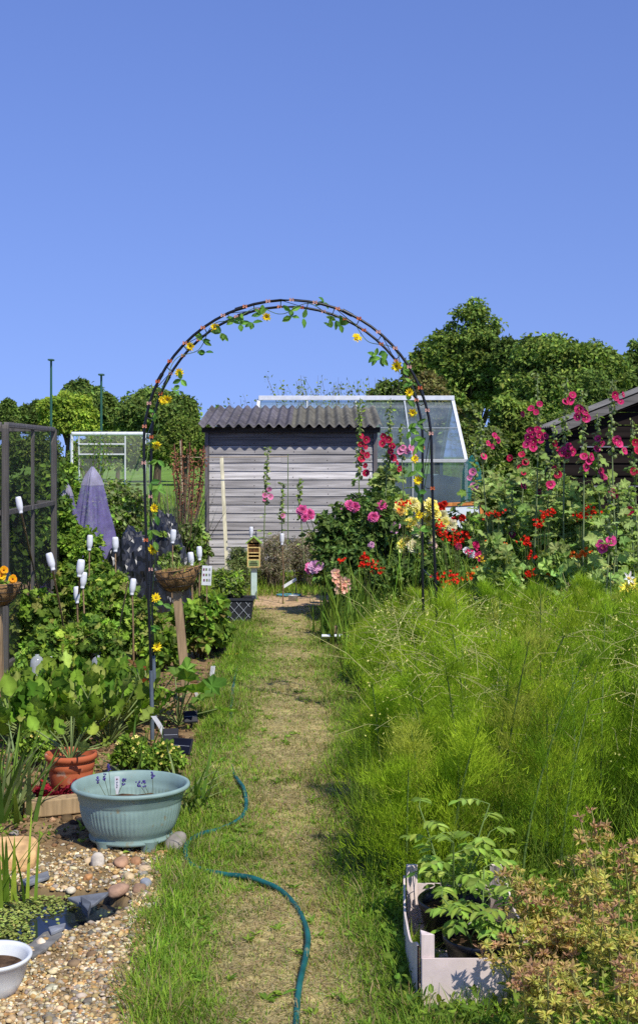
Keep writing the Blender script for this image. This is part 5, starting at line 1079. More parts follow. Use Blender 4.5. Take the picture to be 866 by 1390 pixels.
g = G(297, 888); mb = MB(); lathe(mb, [(.045, 0), (.055, .01), (.066, .15), (.07, .155), (.064, .157), (.058, .02)], g, hx('#2a2622'), 24); one(mb, 'mesh_pot', 'matt', 'small dark brown pot standing in front of the lattice crate', 'pot', g)
mb = MB(); a = np.linspace(0, 1, 20); P = np.stack([g[0]-.1+.26*a, g[1]-.09-.02*np.sin(a*6), .012+.004*np.sin(a*14)], 1); tubes(mb, [P], .006, hx('#c8963c'), 6); one(mb, 'yellow_rope', 'stem', 'short piece of yellow rope on the soil below the small dark pot', 'rope', P[0])

# ---------------- purple net cones, black sheeting
def netcone(px, Y, ptop, r_, lb, sd):
    a = W(px, ptop, Y); zt = a[2]; t = thing('net_cone', lb, 'netting', (a[0], Y, 0), 'purple net cones over plants'); n, K = 64, 16; V = []
    for k in range(K):
        u = k/(K-1); z_ = zt*(1-u); 
        for j in range(n):
            an = j/n*2*np.pi; rr_ = r_*(u**.62)*(1+.24*math.sin(an*4+sd+u*2)+.10*math.sin(an*11+u*5)+.06*math.sin(an*17-u*9))+.012; V.append((a[0]+rr_*math.cos(an), Y+rr_*math.sin(an), z_))
    q = np.array([(k*n+j, (k+1)*n+j, (k+1)*n+(j+1) % n, k*n+(j+1) % n) for k in range(K-1) for j in range(n)]); V = np.array(V)
    mb = MB(); mb.add(V, q, hx('#9c90c4'), True); part(mb, 'net', 'cloth', t)
    mb = MB(); Vt = V.copy()[:n*3]; Vt[:, :2] = (Vt[:, :2]-a[:2])*1.06+a[:2]; Vt[:, 2] = Vt[:, 2]+.004; mb.add(Vt, np.array([(k*n+j, (k+1)*n+j, (k+1)*n+(j+1) % n, k*n+(j+1) % n) for k in range(2) for j in range(n)]), hx('#cfccd6'), True); part(mb, 'white_tip', 'cloth', t)
netcone(126, 12.6, 634, .26, 'tall purple net cone with a white tip in the left beds', .4)
netcone(86, 12.4, 650, .25, 'second purple net cone half hidden behind the fruit cage corner', 2.)
import bmesh
def crumple(name, px, Y, sz, lb, col, seed):
    r = np.random.default_rng(seed); bm = bmesh.new(); bmesh.ops.create_icosphere(bm, subdivisions=5, radius=1); v = np.array([p.co[:] for p in bm.verts]); f = np.array([[q.index for q in p.verts] for p in bm.faces]); bm.free()
    d = 0
    for o_ in range(4):
        k = r.normal(0, 1, (6, 3))*(1.9*2.2**o_); ph = r.uniform(0, 6, 6); d = d+sum(1-np.abs(np.sin((v*[.8, .9, 2.1])@k[i]+ph[i]+.6*np.sin(v@k[(i+1)%6]))) for i in range(6))/6*(.62**o_)
    v = v*(1+.26*(d-.9)[:, None]); c = W(px, 0, Y)*[1, 1, 0]; v = v*np.array(sz)+c+r.normal(0, .006, v.shape); v[:, 2] = np.maximum(v[:, 2], -.02); mb = MB(); mb.add(v, f, col, False); one(mb, name, 'sheet', lb, 'plastic sheeting', c, 'black plastic sheeting heaps')
crumple('plastic_sheeting', 182, 11.9, (.34, .4, .84), 'crumpled shiny black plastic sheeting heaped behind the left arch legs', hx('#1d1f24'), 3)
crumple('plastic_sheeting', 224, 12.2, (.26, .35, .92), 'taller fold of black plastic sheeting behind the first heap', hx('#222428'), 8)
# low bench behind the lavender, blue tray, tin
t = thing('trestle_bench', 'low grey plank bench in front of the shed wall behind the lavender', 'bench', W(380, 0, 15.0)*[1, 1, 0]); x0, x1 = W(318, 0, 15)[0], W(455, 0, 15)[0]
mb = MB(); box(mb, ((x0+x1)/2, 15.0, .25), (x1-x0, .16, .03), hx('#a19f9a')); part(mb, 'plank', 'greywood', t, .003)
for x_ in (x0+.1, W(420, 0, 15)[0], x1-.05): mb = MB(); box(mb, (x_, 15.0, .117), (.08, .12, .235), hx('#77736e')); part(mb, 'leg', 'greywood', t, .003)
g = G(392, 809); mb = MB(); lathe(mb, [(.06,0),(.08,.004),(.085,.02),(.08,.018),(.06,.008)], g, hx('#4f8aa0'), 24, (1.6, 1)); one(mb, 'blue_tray', 'plastic', 'small flat blue tray on the ground right of the insect house', 'tray', g)
g = G(398, 816); mb = MB(); lathe(mb, [(.05,0),(.052,.06),(.054,.062),(.048,.06),(.046,.01)], g, hx('#aeb2b2'), 24, rib=lambda z_, a: .002*np.sin(z_*300)+0*a); one(mb, 'steel_tin', 'plastic', 'small silvery tin at the edge of the bare soil', 'tin', g)
mb = MB(); a_, b_ = W(384, 797, 13.6), W(402, 786, 13.7); bar(mb, a_, b_, .012, .03, hx('#dcdedc')); tubes(mb, [[b_*[1, 1, 0], b_-[0, 0, .004]]], .006, hx('#8a7a5a'), 6); one(mb, 'painted_stick', 'paint', 'short white painted stick slanting in front of the lavender bushes', 'stick', a_*[1, 1, 0])
# white marker by the path
g = G(457, 872); t = thing('white_marker', 'short wooden stake with a white board across it at the right edge of the path', 'marker', g); mb = MB(); bar(mb, g+[0, 0, -.02], g+[-.01, 0, .135], .05, .04, hx('#8b7558')); part(mb, 'stake', 'postwood', t, .003)
mb = MB(); bar(mb, g+[-.125, -.04, .052], g+[.125, -.03, .052], .09, .02, hx('#d9dee2'), (0, .4, 1)); part(mb, 'board', 'paint', t, .003)

# ---------------- hollyhocks
CRIM = [(.55,.015,.06),(.64,.025,.09)]; PINK = [(.82,.22,.42),(.86,.34,.52)]; MAG = [(.68,.025,.15),(.76,.06,.22),(.60,.02,.12)]; DARK = [(.20,.015,.06)]
def hollyhock(px, Y, ptop, fl, col, lb, leafpy=(650, 720), R=.039, lsz=.085, nleaf=22, sway=0, th=None, pal=GR_S+GR_M, bottom=None):
    b = W(px, 0, Y)*[1, 1, 0]; e = W(px+sway, ptop, Y); t = thing('hollyhock', lb, 'hollyhock', b, 'hollyhocks'); K = 14; u = np.linspace(0, 1, K)[:, None]
    P = b*(1-u)+e*u; P[:, 0] += .03*np.sin(u[:, 0]*3.1+px); mb = MB(); tubes(mb, [P], np.linspace(.010, .004, K)[None], (.17,.22,.09), 6); part(mb, 'stem', 'stem', t)
    at = lambda z_: np.array([np.interp(z_, P[:, 2], P[:, 0]), np.interp(z_, P[:, 2], P[:, 1]), z_])
    fz = [W(0, q[1], Y)[2] for q in fl] if fl else [e[2]-.3]
    mb = MB(); z0 = min(fz)-.05; n = int((e[2]-z0)/.028)                     # buds and small bracts up the spike
    for k in range(n):
        z_ = z0+(e[2]-z0)*k/n; a = k*2.4; c = at(z_)+np.array([math.cos(a), math.sin(a), .2])*.018*(1.25-.6*k/n); s = .017*(1.15-.6*k/n); rock(mb, c, (s, s, s*1.2), (.34,.42,.17), k, .15, 1)
    m = n*3; z_ = rng.uniform(z0, e[2], m); a = rng.uniform(0, 6.28, m); B = np.array([at(q) for q in z_]); leafy(mb, B+np.stack([np.cos(a), np.sin(a), 0*a], 1)*.02, np.stack([np.cos(a), np.sin(a), .3+0*a], 1), np.ones(m), .045, GR_L+GR_S, T_OV); part(mb, 'bud_spike', 'leaf', t)
    for q in fl:
        z_ = W(0, q[1], Y)[2]; c = W(q[0], q[1], Y); s0 = at(z_); c[1] = s0[1]-.03; mb = MB(); cc = q[2] if len(q) > 2 else col; funnel(mb, c, (np.clip((c[0]-s0[0])*9, -.9, .9)+rng.uniform(-.5, .5), -1, rng.uniform(-.3, .6)), R*rng.uniform(.65, 1.1), np.atleast_2d(cc)*rng.uniform(.8, 1.1)); tubes(mb, [[s0, c+[0, .012, 0]]], .003, (.2,.25,.1), 4); part(mb, 'flower', 'petal', t)
    zl0, zl1 = (.12 if bottom is None else W(0, bottom, Y)[2]), W(0, leafpy[0], Y)[2]; z_ = rng.uniform(0, 1, nleaf)**1.2*(zl1-zl0)+zl0; a = rng.uniform(0, 6.28, nleaf); B = np.array([at(q) for q in z_]); sz = lsz*(1.25-.6*(z_-zl0)/(zl1-zl0+1e-6))*rng.uniform(.75, 1.2, nleaf); D = np.stack([np.cos(a), np.sin(a), .15+0*a], 1); tip = B+D*sz[:, None]*1.2
    mb = MB(); tubes(mb, np.stack([B, (B+tip)/2+[0, 0, .01], tip], 1), .0025, (.17,.22,.09), 4); leaves(mb, tip, unit(D*[1, 1, -.4]+rng.normal(0, .2, (nleaf, 3))), unit(np.array([0, -.5, .8])+rng.normal(0, .35, (nleaf, 3))), sz*1.3, sz*1.35, colv([(.28,.40,.10),(.35,.46,.14),(.22,.33,.08)], nleaf, .15), T_LB); part(mb, 'leaves', 'leaf', t)
H_ = hollyhock
H_(362, 14.6, 606, [(360,672),(366,664),(359,678),(367,674)], PINK, 'pale pink hollyhock standing alone against the middle of the shed wall', (700, 750), nleaf=12, lsz=.05)
H_(386, 14.8, 655, [(384,700)], PINK, 'thin hollyhock with hardly any bloom right of the alone standing pink one', (705, 750), nleaf=8, lsz=.05)
H_(410, 14.4, 648, [(412,700)], PINK, 'thin hollyhock stem behind the pink dahlia heads', (700, 750), nleaf=8, lsz=.05)
H_(493, 12.6, 540, [(490,592),(496,597),(489,603),(495,607),(492,614),(497,618),(490,623),(495,632),(496,642)], CRIM, 'deep crimson hollyhock in front of the right end of the shed', (650, 760), sway=-3)
H_(525, 12.4, 540, [(520,592),(528,597),(519,602),(532,606),(530,614),(533,622),(538,628),(541,636)], CRIM, 'crimson hollyhock next to the right hand edge of the shed', (640, 760), sway=4, nleaf=40)
H_(548, 12.2, 575, [(546,608),(552,612),(557,608),(543,612),(560,616)], PINK, 'soft pink hollyhock close left of the right arch legs', (640, 760), nleaf=40)
H_(668, 11.2, 558, [(670,592),(674,598),(661,602),(655,620),(667,606)], MAG, 'short magenta hollyhock between greenhouse and big magenta one', (640, 760), sway=-12)
H_(722, 10.8, 506, [(720,555),(731,549),(709,562),(726,560),(728,583),(722,590),(730,590),(716,594),(723,600),(732,598),(738,592),(714,604),(722,608),(719,584)], MAG, 'fullest magenta hollyhock with a thick cluster of blooms', (620, 760), sway=4, nleaf=42)
H_(708, 11.4, 600, [(707,617),(712,628),(706,634),(710,642),(692,622)], CRIM, 'low dark hollyhock beside the fullest magenta one', (650, 760), nleaf=34)
H_(770, 10.6, 513, [(767,546),(775,537),(772,543),(764,610),(770,607),(775,613),(761,615),(768,618)], MAG, 'tall hollyhock in front of the black shed eaves with two flower tiers', (640, 760), sway=-2, nleaf=36)
H_(791, 10.4, 527, [(785,556),(791,560),(794,568),(783,566),(791,620),(797,627),(800,620),(793,634)], MAG, 'hollyhock just right of the eaves with blooms below the roof edge', (650, 760), sway=-6, nleaf=36)
H_(838, 10.5, 515, [(832,536),(843,536),(840,546),(834,541),(835,597),(838,603),(845,612)], MAG, 'rightmost tall hollyhock against the black wall', (620, 760), sway=-4, nleaf=36)
H_(812, 10.7, 560, [(810,596),(815,602),(808,610),(813,640),(817,648)], MAG, 'slim hollyhock between the two tallest ones against the black wall', (610, 760), nleaf=44, sway=3)
H_(755, 11.4, 575, [(752,602),(757,610),(751,636),(756,645)], CRIM, 'crimson hollyhock just left of the tall one at the shed eaves', (610, 760), nleaf=44)
H_(862, 10.9, 570, [(860,600),(864,612),(858,640)], CRIM, 'crimson hollyhock cut by the right edge of the picture', (600, 760), nleaf=44)
H_(640, 11.8, 600, [(641,640),(637,648),(643,660)], PINK, 'pale pink hollyhock by the corner post of the greenhouse', (650, 760), nleaf=36)
H_(745, 10.9, 625, [(746,658),(744,664),(731,668,DARK)], MAG, 'short pink hollyhock shoot leaning in front of the eaves corner', (670, 760), nleaf=34)
H_(822, 9.4, 650, [(813,738),(827,735),(817,744)], [(.80,.08,.30)], 'bright pink open hollyhock blooms low beside the hurdle', (690, 780), nleaf=30, R=.045)
H_(834, 10.0, 655, [(829,668),(834,673)], MAG, 'low hollyhock with one bloom above the hurdle', (670, 780), nleaf=36)
H_(855, 10.0, 660, [(853,692),(849,697)], CRIM, 'dark red hollyhock at the right edge above the hurdle', (660, 780), nleaf=36)
H_(690, 11.0, 660, [(694,726,DARK),(708,660,DARK)], DARK, 'very dark flowered hollyhock low between the magenta ones', (660, 790), nleaf=46)
for i, (px, Y, pt, ph, lb) in enumerate([(650, 12.0, 690, 20, 'mallow leaves beside the leaning window frame'), (690, 11.4, 670, 30, 'mallow leaves under the fullest magenta hollyhock'), (735, 11.2, 680, 30, 'mallow leaves before the dark shed corner'), (790, 11.0, 640, 34, 'large pale mallow leaves in front of the black wall'), (840, 11.2, 650, 26, 'mallow leaves behind the hurdle top'), (675, 9.8, 730, 26, 'leafy stems at the back of the asparagus bed below the red flowers'), (760, 9.8, 735, 34, 'leafy stems behind the orange flowers'), (528, 12.9, 618, 30, 'tall leafy mallow mass before the left greenhouse panes'), (505, 12.9, 655, 20, 'mallow leaves at the right corner of the grey shed'), (705, 12.0, 625, 26, 'leaves behind the fullest magenta hollyhock'), (757, 12.2, 622, 20, 'leaves rising in front of the black shed side wall'), (665, 12.6, 625, 24, 'leaves filling the gap right of the greenhouse corner')]):
    shrub('mallow_bush', px, Y, pt, ph, lb, 'bush', .10, [(.29,.40,.11),(.37,.47,.15),(.22,.32,.08)], T_LB, 30, 24, 90+i, 'mallow foliage behind the right bed', asp=1)

# ---------------- dahlias, roses, gladioli, crocosmia
DK = [(.13,.21,.05),(.17,.26,.06),(.09,.16,.04)]
def flowerbush(name, px, Y, ptop, ph, fl, lb, cat, size=.06, pal=DK, R=.05, nl=34, npl=50, seed=0, group=None, kind='ball', T=T_OV):
    t = shrub(name, px, Y, ptop, ph, lb, cat, size, pal, T, nl, npl, seed, group, asp=.62); b = np.array([W(px, 0, Y)[0], Y, 0])
    for q in fl:
        c = W(q[0], q[1], Y-.12*min(1.5, 1+rng.uniform(-.3, .5))); r_ = q[3] if len(q) > 3 else R; mb = MB(); nr = (rng.uniform(-.5, .5), -1, rng.uniform(0, .6))
        k_ = q[4] if len(q) > 4 else kind
        if k_ == 'ball': ball_flower(mb, c, nr, r_*1.12, q[2])
        elif k_ == 'bud': rock(mb, c, (r_*.6, r_*.6, r_), q[2][0], 2, .15, 2)
        else:
            for j in range(9): cc = c+rng.normal(0, r_*.42, 3)*[1, .6, .8]; daisy(mb, cc, rng.normal(0, .5, 3)+[0, -1, .2], r_*.52, q[2], 5, 1, .55, None, T_OV, .5)
        s0 = b+np.array([(c[0]-b[0])*.5, 0, c[2]*.6]); tubes(mb, [[s0, (s0+c)/2+[0, .02, .01], c+[0, .01, -.004]]], .0035, (.10,.15,.05), 5); part(mb, 'flower', 'petal', t)
    return t
PK = [(.88,.12,.36),(.90,.22,.46)]; LP = [(.85,.45,.68),(.88,.55,.75)]; YL = [(.98,.90,.25),(.97,.90,.42),(.98,.82,.12)]; CR = [(.97,.92,.62),(.97,.88,.5)]; RD = [(.72,.02,.015),(.80,.045,.015)]; OR = [(.85,.16,.02),(.88,.24,.03)]; SAL = [(.85,.42,.28),(.85,.52,.38)]
flowerbush('dahlia', 452, 11.9, 668, 34, [(410,693,PK),(420,698,PK),(414,703,PK,.035),(427,770,LP,.062),(421,771,PK,.05),(433,768,LP,.045)], 'dahlia with two hot pink blooms leaning over the path end', 'dahlia', seed=101)
flowerbush('dahlia', 482, 12.0, 650, 34, [(460,691,LP),(474,686,PK),(481,688,PK),(475,755,LP,.045),(456,820,PK,.035,'bud'),(450,760,SAL,.03,'bud')], 'dahlia with mixed pink blooms in front of the shed corner', 'dahlia', seed=102)
flowerbush('dahlia', 515, 11.7, 668, 38, [(518,686,PK),(507,702,PK),(513,699,PK,.035),(536,716,LP,.055),(504,740,LP,.03)], 'bushy dahlia whose pink blooms stand between crimson and yellow flowers', 'dahlia', seed=103)
flowerbush('rose_bush', 572, 11.4, 682, 46, [(553,735,YL,0.081),(561,742,CR,0.065),(548,742,YL,0.065),(558,712,YL,0.072),(566,720,CR,0.065),(545,690,YL,0.065),(560,684,YL,0.058),(575,692,YL,0.072),(585,686,YL,0.065),(590,698,YL,0.058),(580,706,YL,0.058),(572,752,YL,0.052),(583,731,CR,0.052),(603,710,YL,0.058),(611,713,CR,0.058),(600,700,CR,0.052),(543,694,[(.85,.5,.1)],.035),(556,783,YL,0.046),(587,740,[(.9,.7,.6)],.045),(590,758,CR,0.065),(555,726,CR,0.058)], 'yellow rose bush full of cream and lemon blooms at the right arch legs', 'rose bush', R=.05, seed=104, nl=30)
flowerbush('rose_bush', 610, 11.6, 690, 36, [(627,703,RD,.035),(616,706,RD,.03),(597,689,RD,.045),(603,684,RD,.03),(632,725,RD,.03)], 'red flowered bush right of the yellow roses', 'rose bush', seed=105)
flowerbush('dark_shrub', 480, 11.5, 742, 36, [], 'dark leafy dahlia foliage low at the right of the path end', 'bush', seed=106)
flowerbush('dark_shrub', 540, 11.2, 745, 44, [], 'dark leafy mass below the yellow roses', 'bush', seed=107)
flowerbush('dark_shrub', 605, 11.0, 735, 40, [], 'dark leaves right of the arch legs under red blooms', 'bush', seed=108)
g_c = 'crocosmia clumps with fiery flower sprays'
def crocosmia(px, Y, ptop, fl, lb, col=RD, nb=40, L=.55, R=.05):
    b = W(px, 0, Y)*[1, 1, 0]; t = thing('crocosmia', lb, 'crocosmia', b, g_c); a = rng.uniform(0, 6.28, nb); P = b+np.stack([rng.normal(0, .08, nb), rng.normal(0, .06, nb), 0*a], 1); zt = W(0, ptop, Y)[2]
    mb = MB(); blades(mb, P, a, zt*rng.uniform(.6, 1.05, nb), .016, np.abs(rng.normal(.18, .13, nb)), rng.uniform(.1, .7, nb), colv(GR_M+GR_L, nb, .15), 7); part(mb, 'leaves', 'leaf', t)
    for q in fl:
        cc = q[2] if len(q) > 2 else col; c = W(q[0], q[1], Y-.1); mb = MB(); tubes(mb, [[b+(c-b)*[.4, .4, .5], c]], .002, (.2,.22,.08), 4)
        for j in range(9): p = c+rng.normal(0, .020, 3)*[1.4, .6, .9]; daisy(mb, p, rng.normal(0, .6, 3)+[0, -.8, .4], .021, cc, 6, 1, .75, None, T_OV, .38)
        part(mb, 'flower', 'petal', t)
crocosmia(495, 10.9, 745, [(495,760),(503,768),(490,768),(513,775),(465,760),(499,757),(507,764)], 'crocosmia with scarlet sprays in front of the dark dahlia leaves')
crocosmia(548, 10.9, 700, [(550,685),(546,682)], 'crocosmia with a single scarlet spray between the yellow roses')
crocosmia(618, 10.6, 700, [(601,727),(609,730),(620,722),(626,727),(617,735),(598,720),(623,735),(595,712)], 'scarlet crocosmia directly right of the arch legs')
crocosmia(606, 9.8, 765, [(600,784),(612,778),(606,790),(617,786)], 'low scarlet crocosmia rising out of the asparagus near the arch legs')
crocosmia(650, 10.6, 740, [(640,778,OR),(650,775,OR),(633,785,OR),(652,783,OR),(664,740,MAG),(640,750,MAG),(648,757,MAG),(655,748,MAG),(666,758,MAG)], 'crocosmia with orange sprays beside magenta phlox')
crocosmia(672, 10.9, 690, [(668,698),(677,699)], 'crocosmia holding two scarlet sprays high between the mallow leaves')
crocosmia(735, 10.6, 700, [(733,708),(740,700),(745,697),(729,712),(748,693)], 'crocosmia with bright scarlet sprays in front of the shed corner')
crocosmia(790, 10.6, 690, [(788,697),(785,702),(798,690),(793,700),(801,694)], 'scarlet crocosmia below the two tiered hollyhock')
crocosmia(718, 10.2, 735, [(715,734),(712,737),(722,752),(720,777),(717,780),(725,776)], 'crocosmia with scarlet sprays just above the middle of the asparagus bed')
crocosmia(668, 10.0, 735, [(668,737,OR),(676,740,OR),(660,740,OR),(687,787,OR),(684,783,OR)], 'orange crocosmia at the left back of the asparagus bed')
crocosmia(790, 9.8, 745, [(790,750,OR),(784,754,OR),(797,752,OR),(748,773,OR),(752,780,OR)], 'orange crocosmia at the right back of the asparagus bed')
crocosmia(660, 10.2, 750, [(655,758,[(.9,.6,.05)]),(664,760,[(.9,.7,.1)]),(676,756,[(.9,.7,.2)])], 'crocosmia clump with yellow sprays left of the middle of the bed')
# white phlox, gladiolus, yellow lilies
flowerbush('phlox', 638, 11.2, 732, 14, [(634,748,[(.85,.84,.86)],.04),(640,752,[(.85,.84,.86)],.035),(646,740,MAG,.035),(652,755,MAG,.035),(622,742,MAG,.03)], 'white and magenta phlox in front of the leaning window frame', 'phlox', seed=110, nl=14)
g0 = W(458, 0, 10.6)*[1, 1, 0]; t = thing('gladiolus', 'salmon gladiolus spike with sword leaves at the right edge of the path end', 'gladiolus', g0); n = 34; mb = MB(); blades(mb, g0+rng.normal(0, .07, (n, 3))*[1, 1, 0], rng.uniform(0, 6.28, n), rng.uniform(.3, .62, n), .026, np.abs(rng.normal(.14, .1, n)), rng.uniform(0, .5, n), colv(GR_L+GR_M, n), 7); part(mb, 'leaves', 'leaf', t)
mb = MB(); tubes(mb, [[g0, W(456, 765, 10.55)]], .005, (.15,.22,.06), 6); part(mb, 'stem', 'stem', t)
for q in [(454,778),(457,786),(462,792),(469,790),(461,800),(468,799)]: mb = MB(); daisy(mb, W(q[0], q[1], 10.48), (rng.uniform(-.4, .4), -1, .1), .05, SAL, 6, 1, .5, (.8,.6,.3), T_PT, .65); part(mb, 'flower', 'petal', t)
for i, (px, Y, pt, lb) in enumerate([(480, 10.2, 790, 'clump of upright sword leaves right of the salmon gladiolus'), (505, 9.9, 790, 'clump of upright sword leaves under the scarlet sprays'), (535, 9.6, 800, 'sword leaf clump just left of the right arch legs'), (565, 9.4, 800, 'sword leaf clump between the right arch legs'), (600, 9.3, 795, 'sword leaf clump just right of the right arch legs'), (466, 10.8, 815, 'low sword leaf clump touching the white marker')]):
    b = W(px, 0, Y)*[1, 1, 0]; zt = W(0, pt, Y)[2]; t = thing('sword_leaf_clump', lb, 'plant', b, 'sword leaved clumps at the right path edge'); n = 44; mb = MB(); blades(mb, b+rng.normal(0, .10, (n, 3))*[1, 1, 0], rng.uniform(0, 6.28, n), zt*rng.uniform(.6, 1.15, n), .02, np.abs(rng.normal(.14, .1, n)), rng.uniform(0, .6, n), colv(GR_L+GR_M, n), 7); part(mb, 'leaves', 'leaf', t)
g0 = W(853, 0, 9.2)*[1, 1, 0]; t = thing('yellow_lily', 'yellow and white lilies at the right edge above the asparagus', 'lily', g0); mb = MB(); n = 30; blades(mb, g0+rng.normal(0, .05, (n, 3))*[1, 1, 0], rng.uniform(0, 6.28, n), rng.uniform(.3, .5, n), .02, .3, .5, colv(GR_L, n), 6); part(mb, 'leaves', 'leaf', t)
for q in [(850,796,YL[2]),(858,792,YL[2]),(845,800,YL[2]),(852,785,(.88,.86,.8)),(861,801,YL[2])]: mb = MB(); daisy(mb, W(q[0], q[1], 9.0), (rng.uniform(-.5, .5), -1, .3), .058, [q[2]], 6, 1, .4, (.8,.6,.1), T_OV, .36); tubes(mb, [[g0+[0, 0, .2], W(q[0], q[1], 9.05)]], .003, (.15,.22,.06), 5); part(mb, 'flower', 'petal', t)
mb = MB(); box(mb, W(845, 838, 8.6), (.06, .04, .09), hx('#a08f7c')); q = W(845, 838, 8.6); box(mb, (q[0], q[1], (q[2]-.045)/2), (.058, .038, q[2]-.047), hx('#8e7d68')); one(mb, 'stub_post', 'postwood', 'short square timber post head showing at the right edge of the bed', 'post', q*[1, 1, 0])

# ---------------- fruit crate with tomato plants
cr = thing('fruit_crate', 'pinkish white wooden fruit crate with raised corner posts at the bottom right', 'crate', (.44, 3.80, 0)); cw = hx('#dccbc3'); XL0, XL1, YF_, YB_ = .285, .595, 3.50, 4.10
for nm_, (x_, y_) in zip('abcd', [(XL0, YF_), (XL1, YF_), (XL0, YB_), (XL1, YB_)]):
    mb = MB(); sx = 1 if x_ < .4 else -1; sy = 1 if y_ < 3.8 else -1
    v = [(x_, y_, 0), (x_+sx*.038, y_, 0), (x_, y_+sy*.038, 0), (x_, y_, .205), (x_+sx*.038, y_, .205), (x_, y_+sy*.038, .205)]; f = [(0, 1, 4, 3), (1, 2, 5, 4), (2, 0, 3, 5), (3, 4, 5), (0, 2, 1)]
    mb.add(v, f if sx*sy > 0 else [q[::-1] for q in f], cw); part(mb, 'corner_post', 'postwood', cr, .002)
def wavy(p, q, nrm):
    mb = MB(); K = 24; V = []; p = np.array(p); q = np.array(q); nrm = np.array(nrm)
    for k in range(K):
        u = k/(K-1); c = p*(1-u)+q*u; zt = .158-.045*math.sin(u*math.pi)**2+.012*math.cos(u*2*math.pi*2); o_ = nrm*(.012*math.sin(u*math.pi))
        for dz, dn in ((.0, 0), (zt, 1), (zt, 1.35), (.0, .35)): V.append(tuple(c+o_+nrm*(.006*(dn > .2 and dn != 1))+np.array([0, 0, dz])))
    mb.add(V, np.array([(4*k+a, 4*k+4+a, 4*k+4+(a+1) % 4, 4*k+(a+1) % 4) for k in range(K-1) for a in range(4)]), np.array(cw)*1.0); part(mb, 'side_panel', 'paint', cr)
wavy((XL0-.004, YF_+.01, 0), (XL0-.004, YB_-.01, 0), (-1, 0, 0)); wavy((XL1+.004, YF_+.01, 0), (XL1+.004, YB_-.01, 0), (1, 0, 0))
for yy in (YF_-.005, YB_+.005): mb = MB(); box(mb, ((XL0+XL1)/2, yy, .075), (XL1-XL0-.004, .006, .13), cw); part(mb, 'end_panel', 'paint', cr)
mb = MB(); box(mb, ((XL0+XL1)/2, (YF_+YB_)/2, .008), (XL1-XL0-.01, YB_-YF_-.02, .008), np.array(cw)*.7); part(mb, 'base', 'postwood', cr)
for i, (x_, y_, lb, plb, zt) in enumerate([(.425, 3.95, 'black plant pot in the back of the fruit crate', 'tall tomato plant growing from the back pot of the fruit crate', .44), (.475, 3.66, 'black plant pot in the front of the fruit crate', 'small tomato plant in the front pot of the fruit crate', .30)]):
    t = thing('plant_pot', lb, 'pot', (x_, y_, .013), 'black plant pots in the fruit crate'); mb = MB(); lathe(mb, [(.075,.013),(.085,.016),(.108,.12),(.112,.122),(.115,.142),(.112,.145),(.106,.142),(.10,.11),(.09,.06)], (x_, y_, 0), hx('#15161b'), 48); part(mb, 'pot', 'plastic', t)
    mb = MB(); lathe(mb, [(.003,.118),(.05,.112),(.102,.108)], (x_, y_, 0), hx('#4a3628'), 30, close=False); part(mb, 'soil', 'soil', t)
    p = thing('tomato_plant', plb, 'tomato plant', (x_, y_, .11), 'tomato plants in the fruit crate'); sm = MB(); lf = MB(); ns = 4 if i == 0 else 3
    for s in range(ns):
        a = s*2.1+.4+i; K = 7; u = np.linspace(0, 1, K)[:, None]; hh = (zt-.11)*rng.uniform(.7, 1); P = np.array([x_+.03*math.cos(a), y_+.03*math.sin(a), .11])+np.concatenate([math.cos(a)*.10*u**1.4, math.sin(a)*.09*u**1.4, hh*u], 1); tubes(sm, [P], np.linspace(.004, .002, K)[None], (.16,.24,.06), 5)
        for k in range(9):
            f_ = .25+.75*k/8; B = P[min(int(f_*6), 6)]; an = k*2.4+s; Lb = rng.uniform(.07, .13)*(1.2-.4*f_); d = np.array([math.cos(an), math.sin(an), .35]); e = B+d*Lb-np.array([0, 0, .02]); tubes(sm, [[B, (B+e)/2+[0, 0, .012], e]], .0013, (.18,.27,.07), 4)
            for j, w_ in enumerate((.35, .35, .6, .6, .82, .82, 1)):
                side = (1 if j % 2 else -1) if j < 6 else 0; pd = np.array([-d[1], d[0], 0])*side; dd = unit(d*[1, 1, 0]*.5+pd+np.array([0, 0, -.35])) if side else unit(d*[1, 1, -.8]); q = B*(1-w_)+e*w_+[0, 0, .012*math.sin(w_*3.1)]
                leaves(lf, q[None], dd[None], np.array([[0, -.2, 1.]])+rng.normal(0, .25, (1, 3)), rng.uniform(.03, .05), rng.uniform(.016, .024), colv([(.27,.40,.06),(.34,.47,.09),(.20,.32,.05)], 1, .18), T_OV)
    part(sm, 'stems', 'stem', p); part(lf, 'leaves', 'leaf', p)

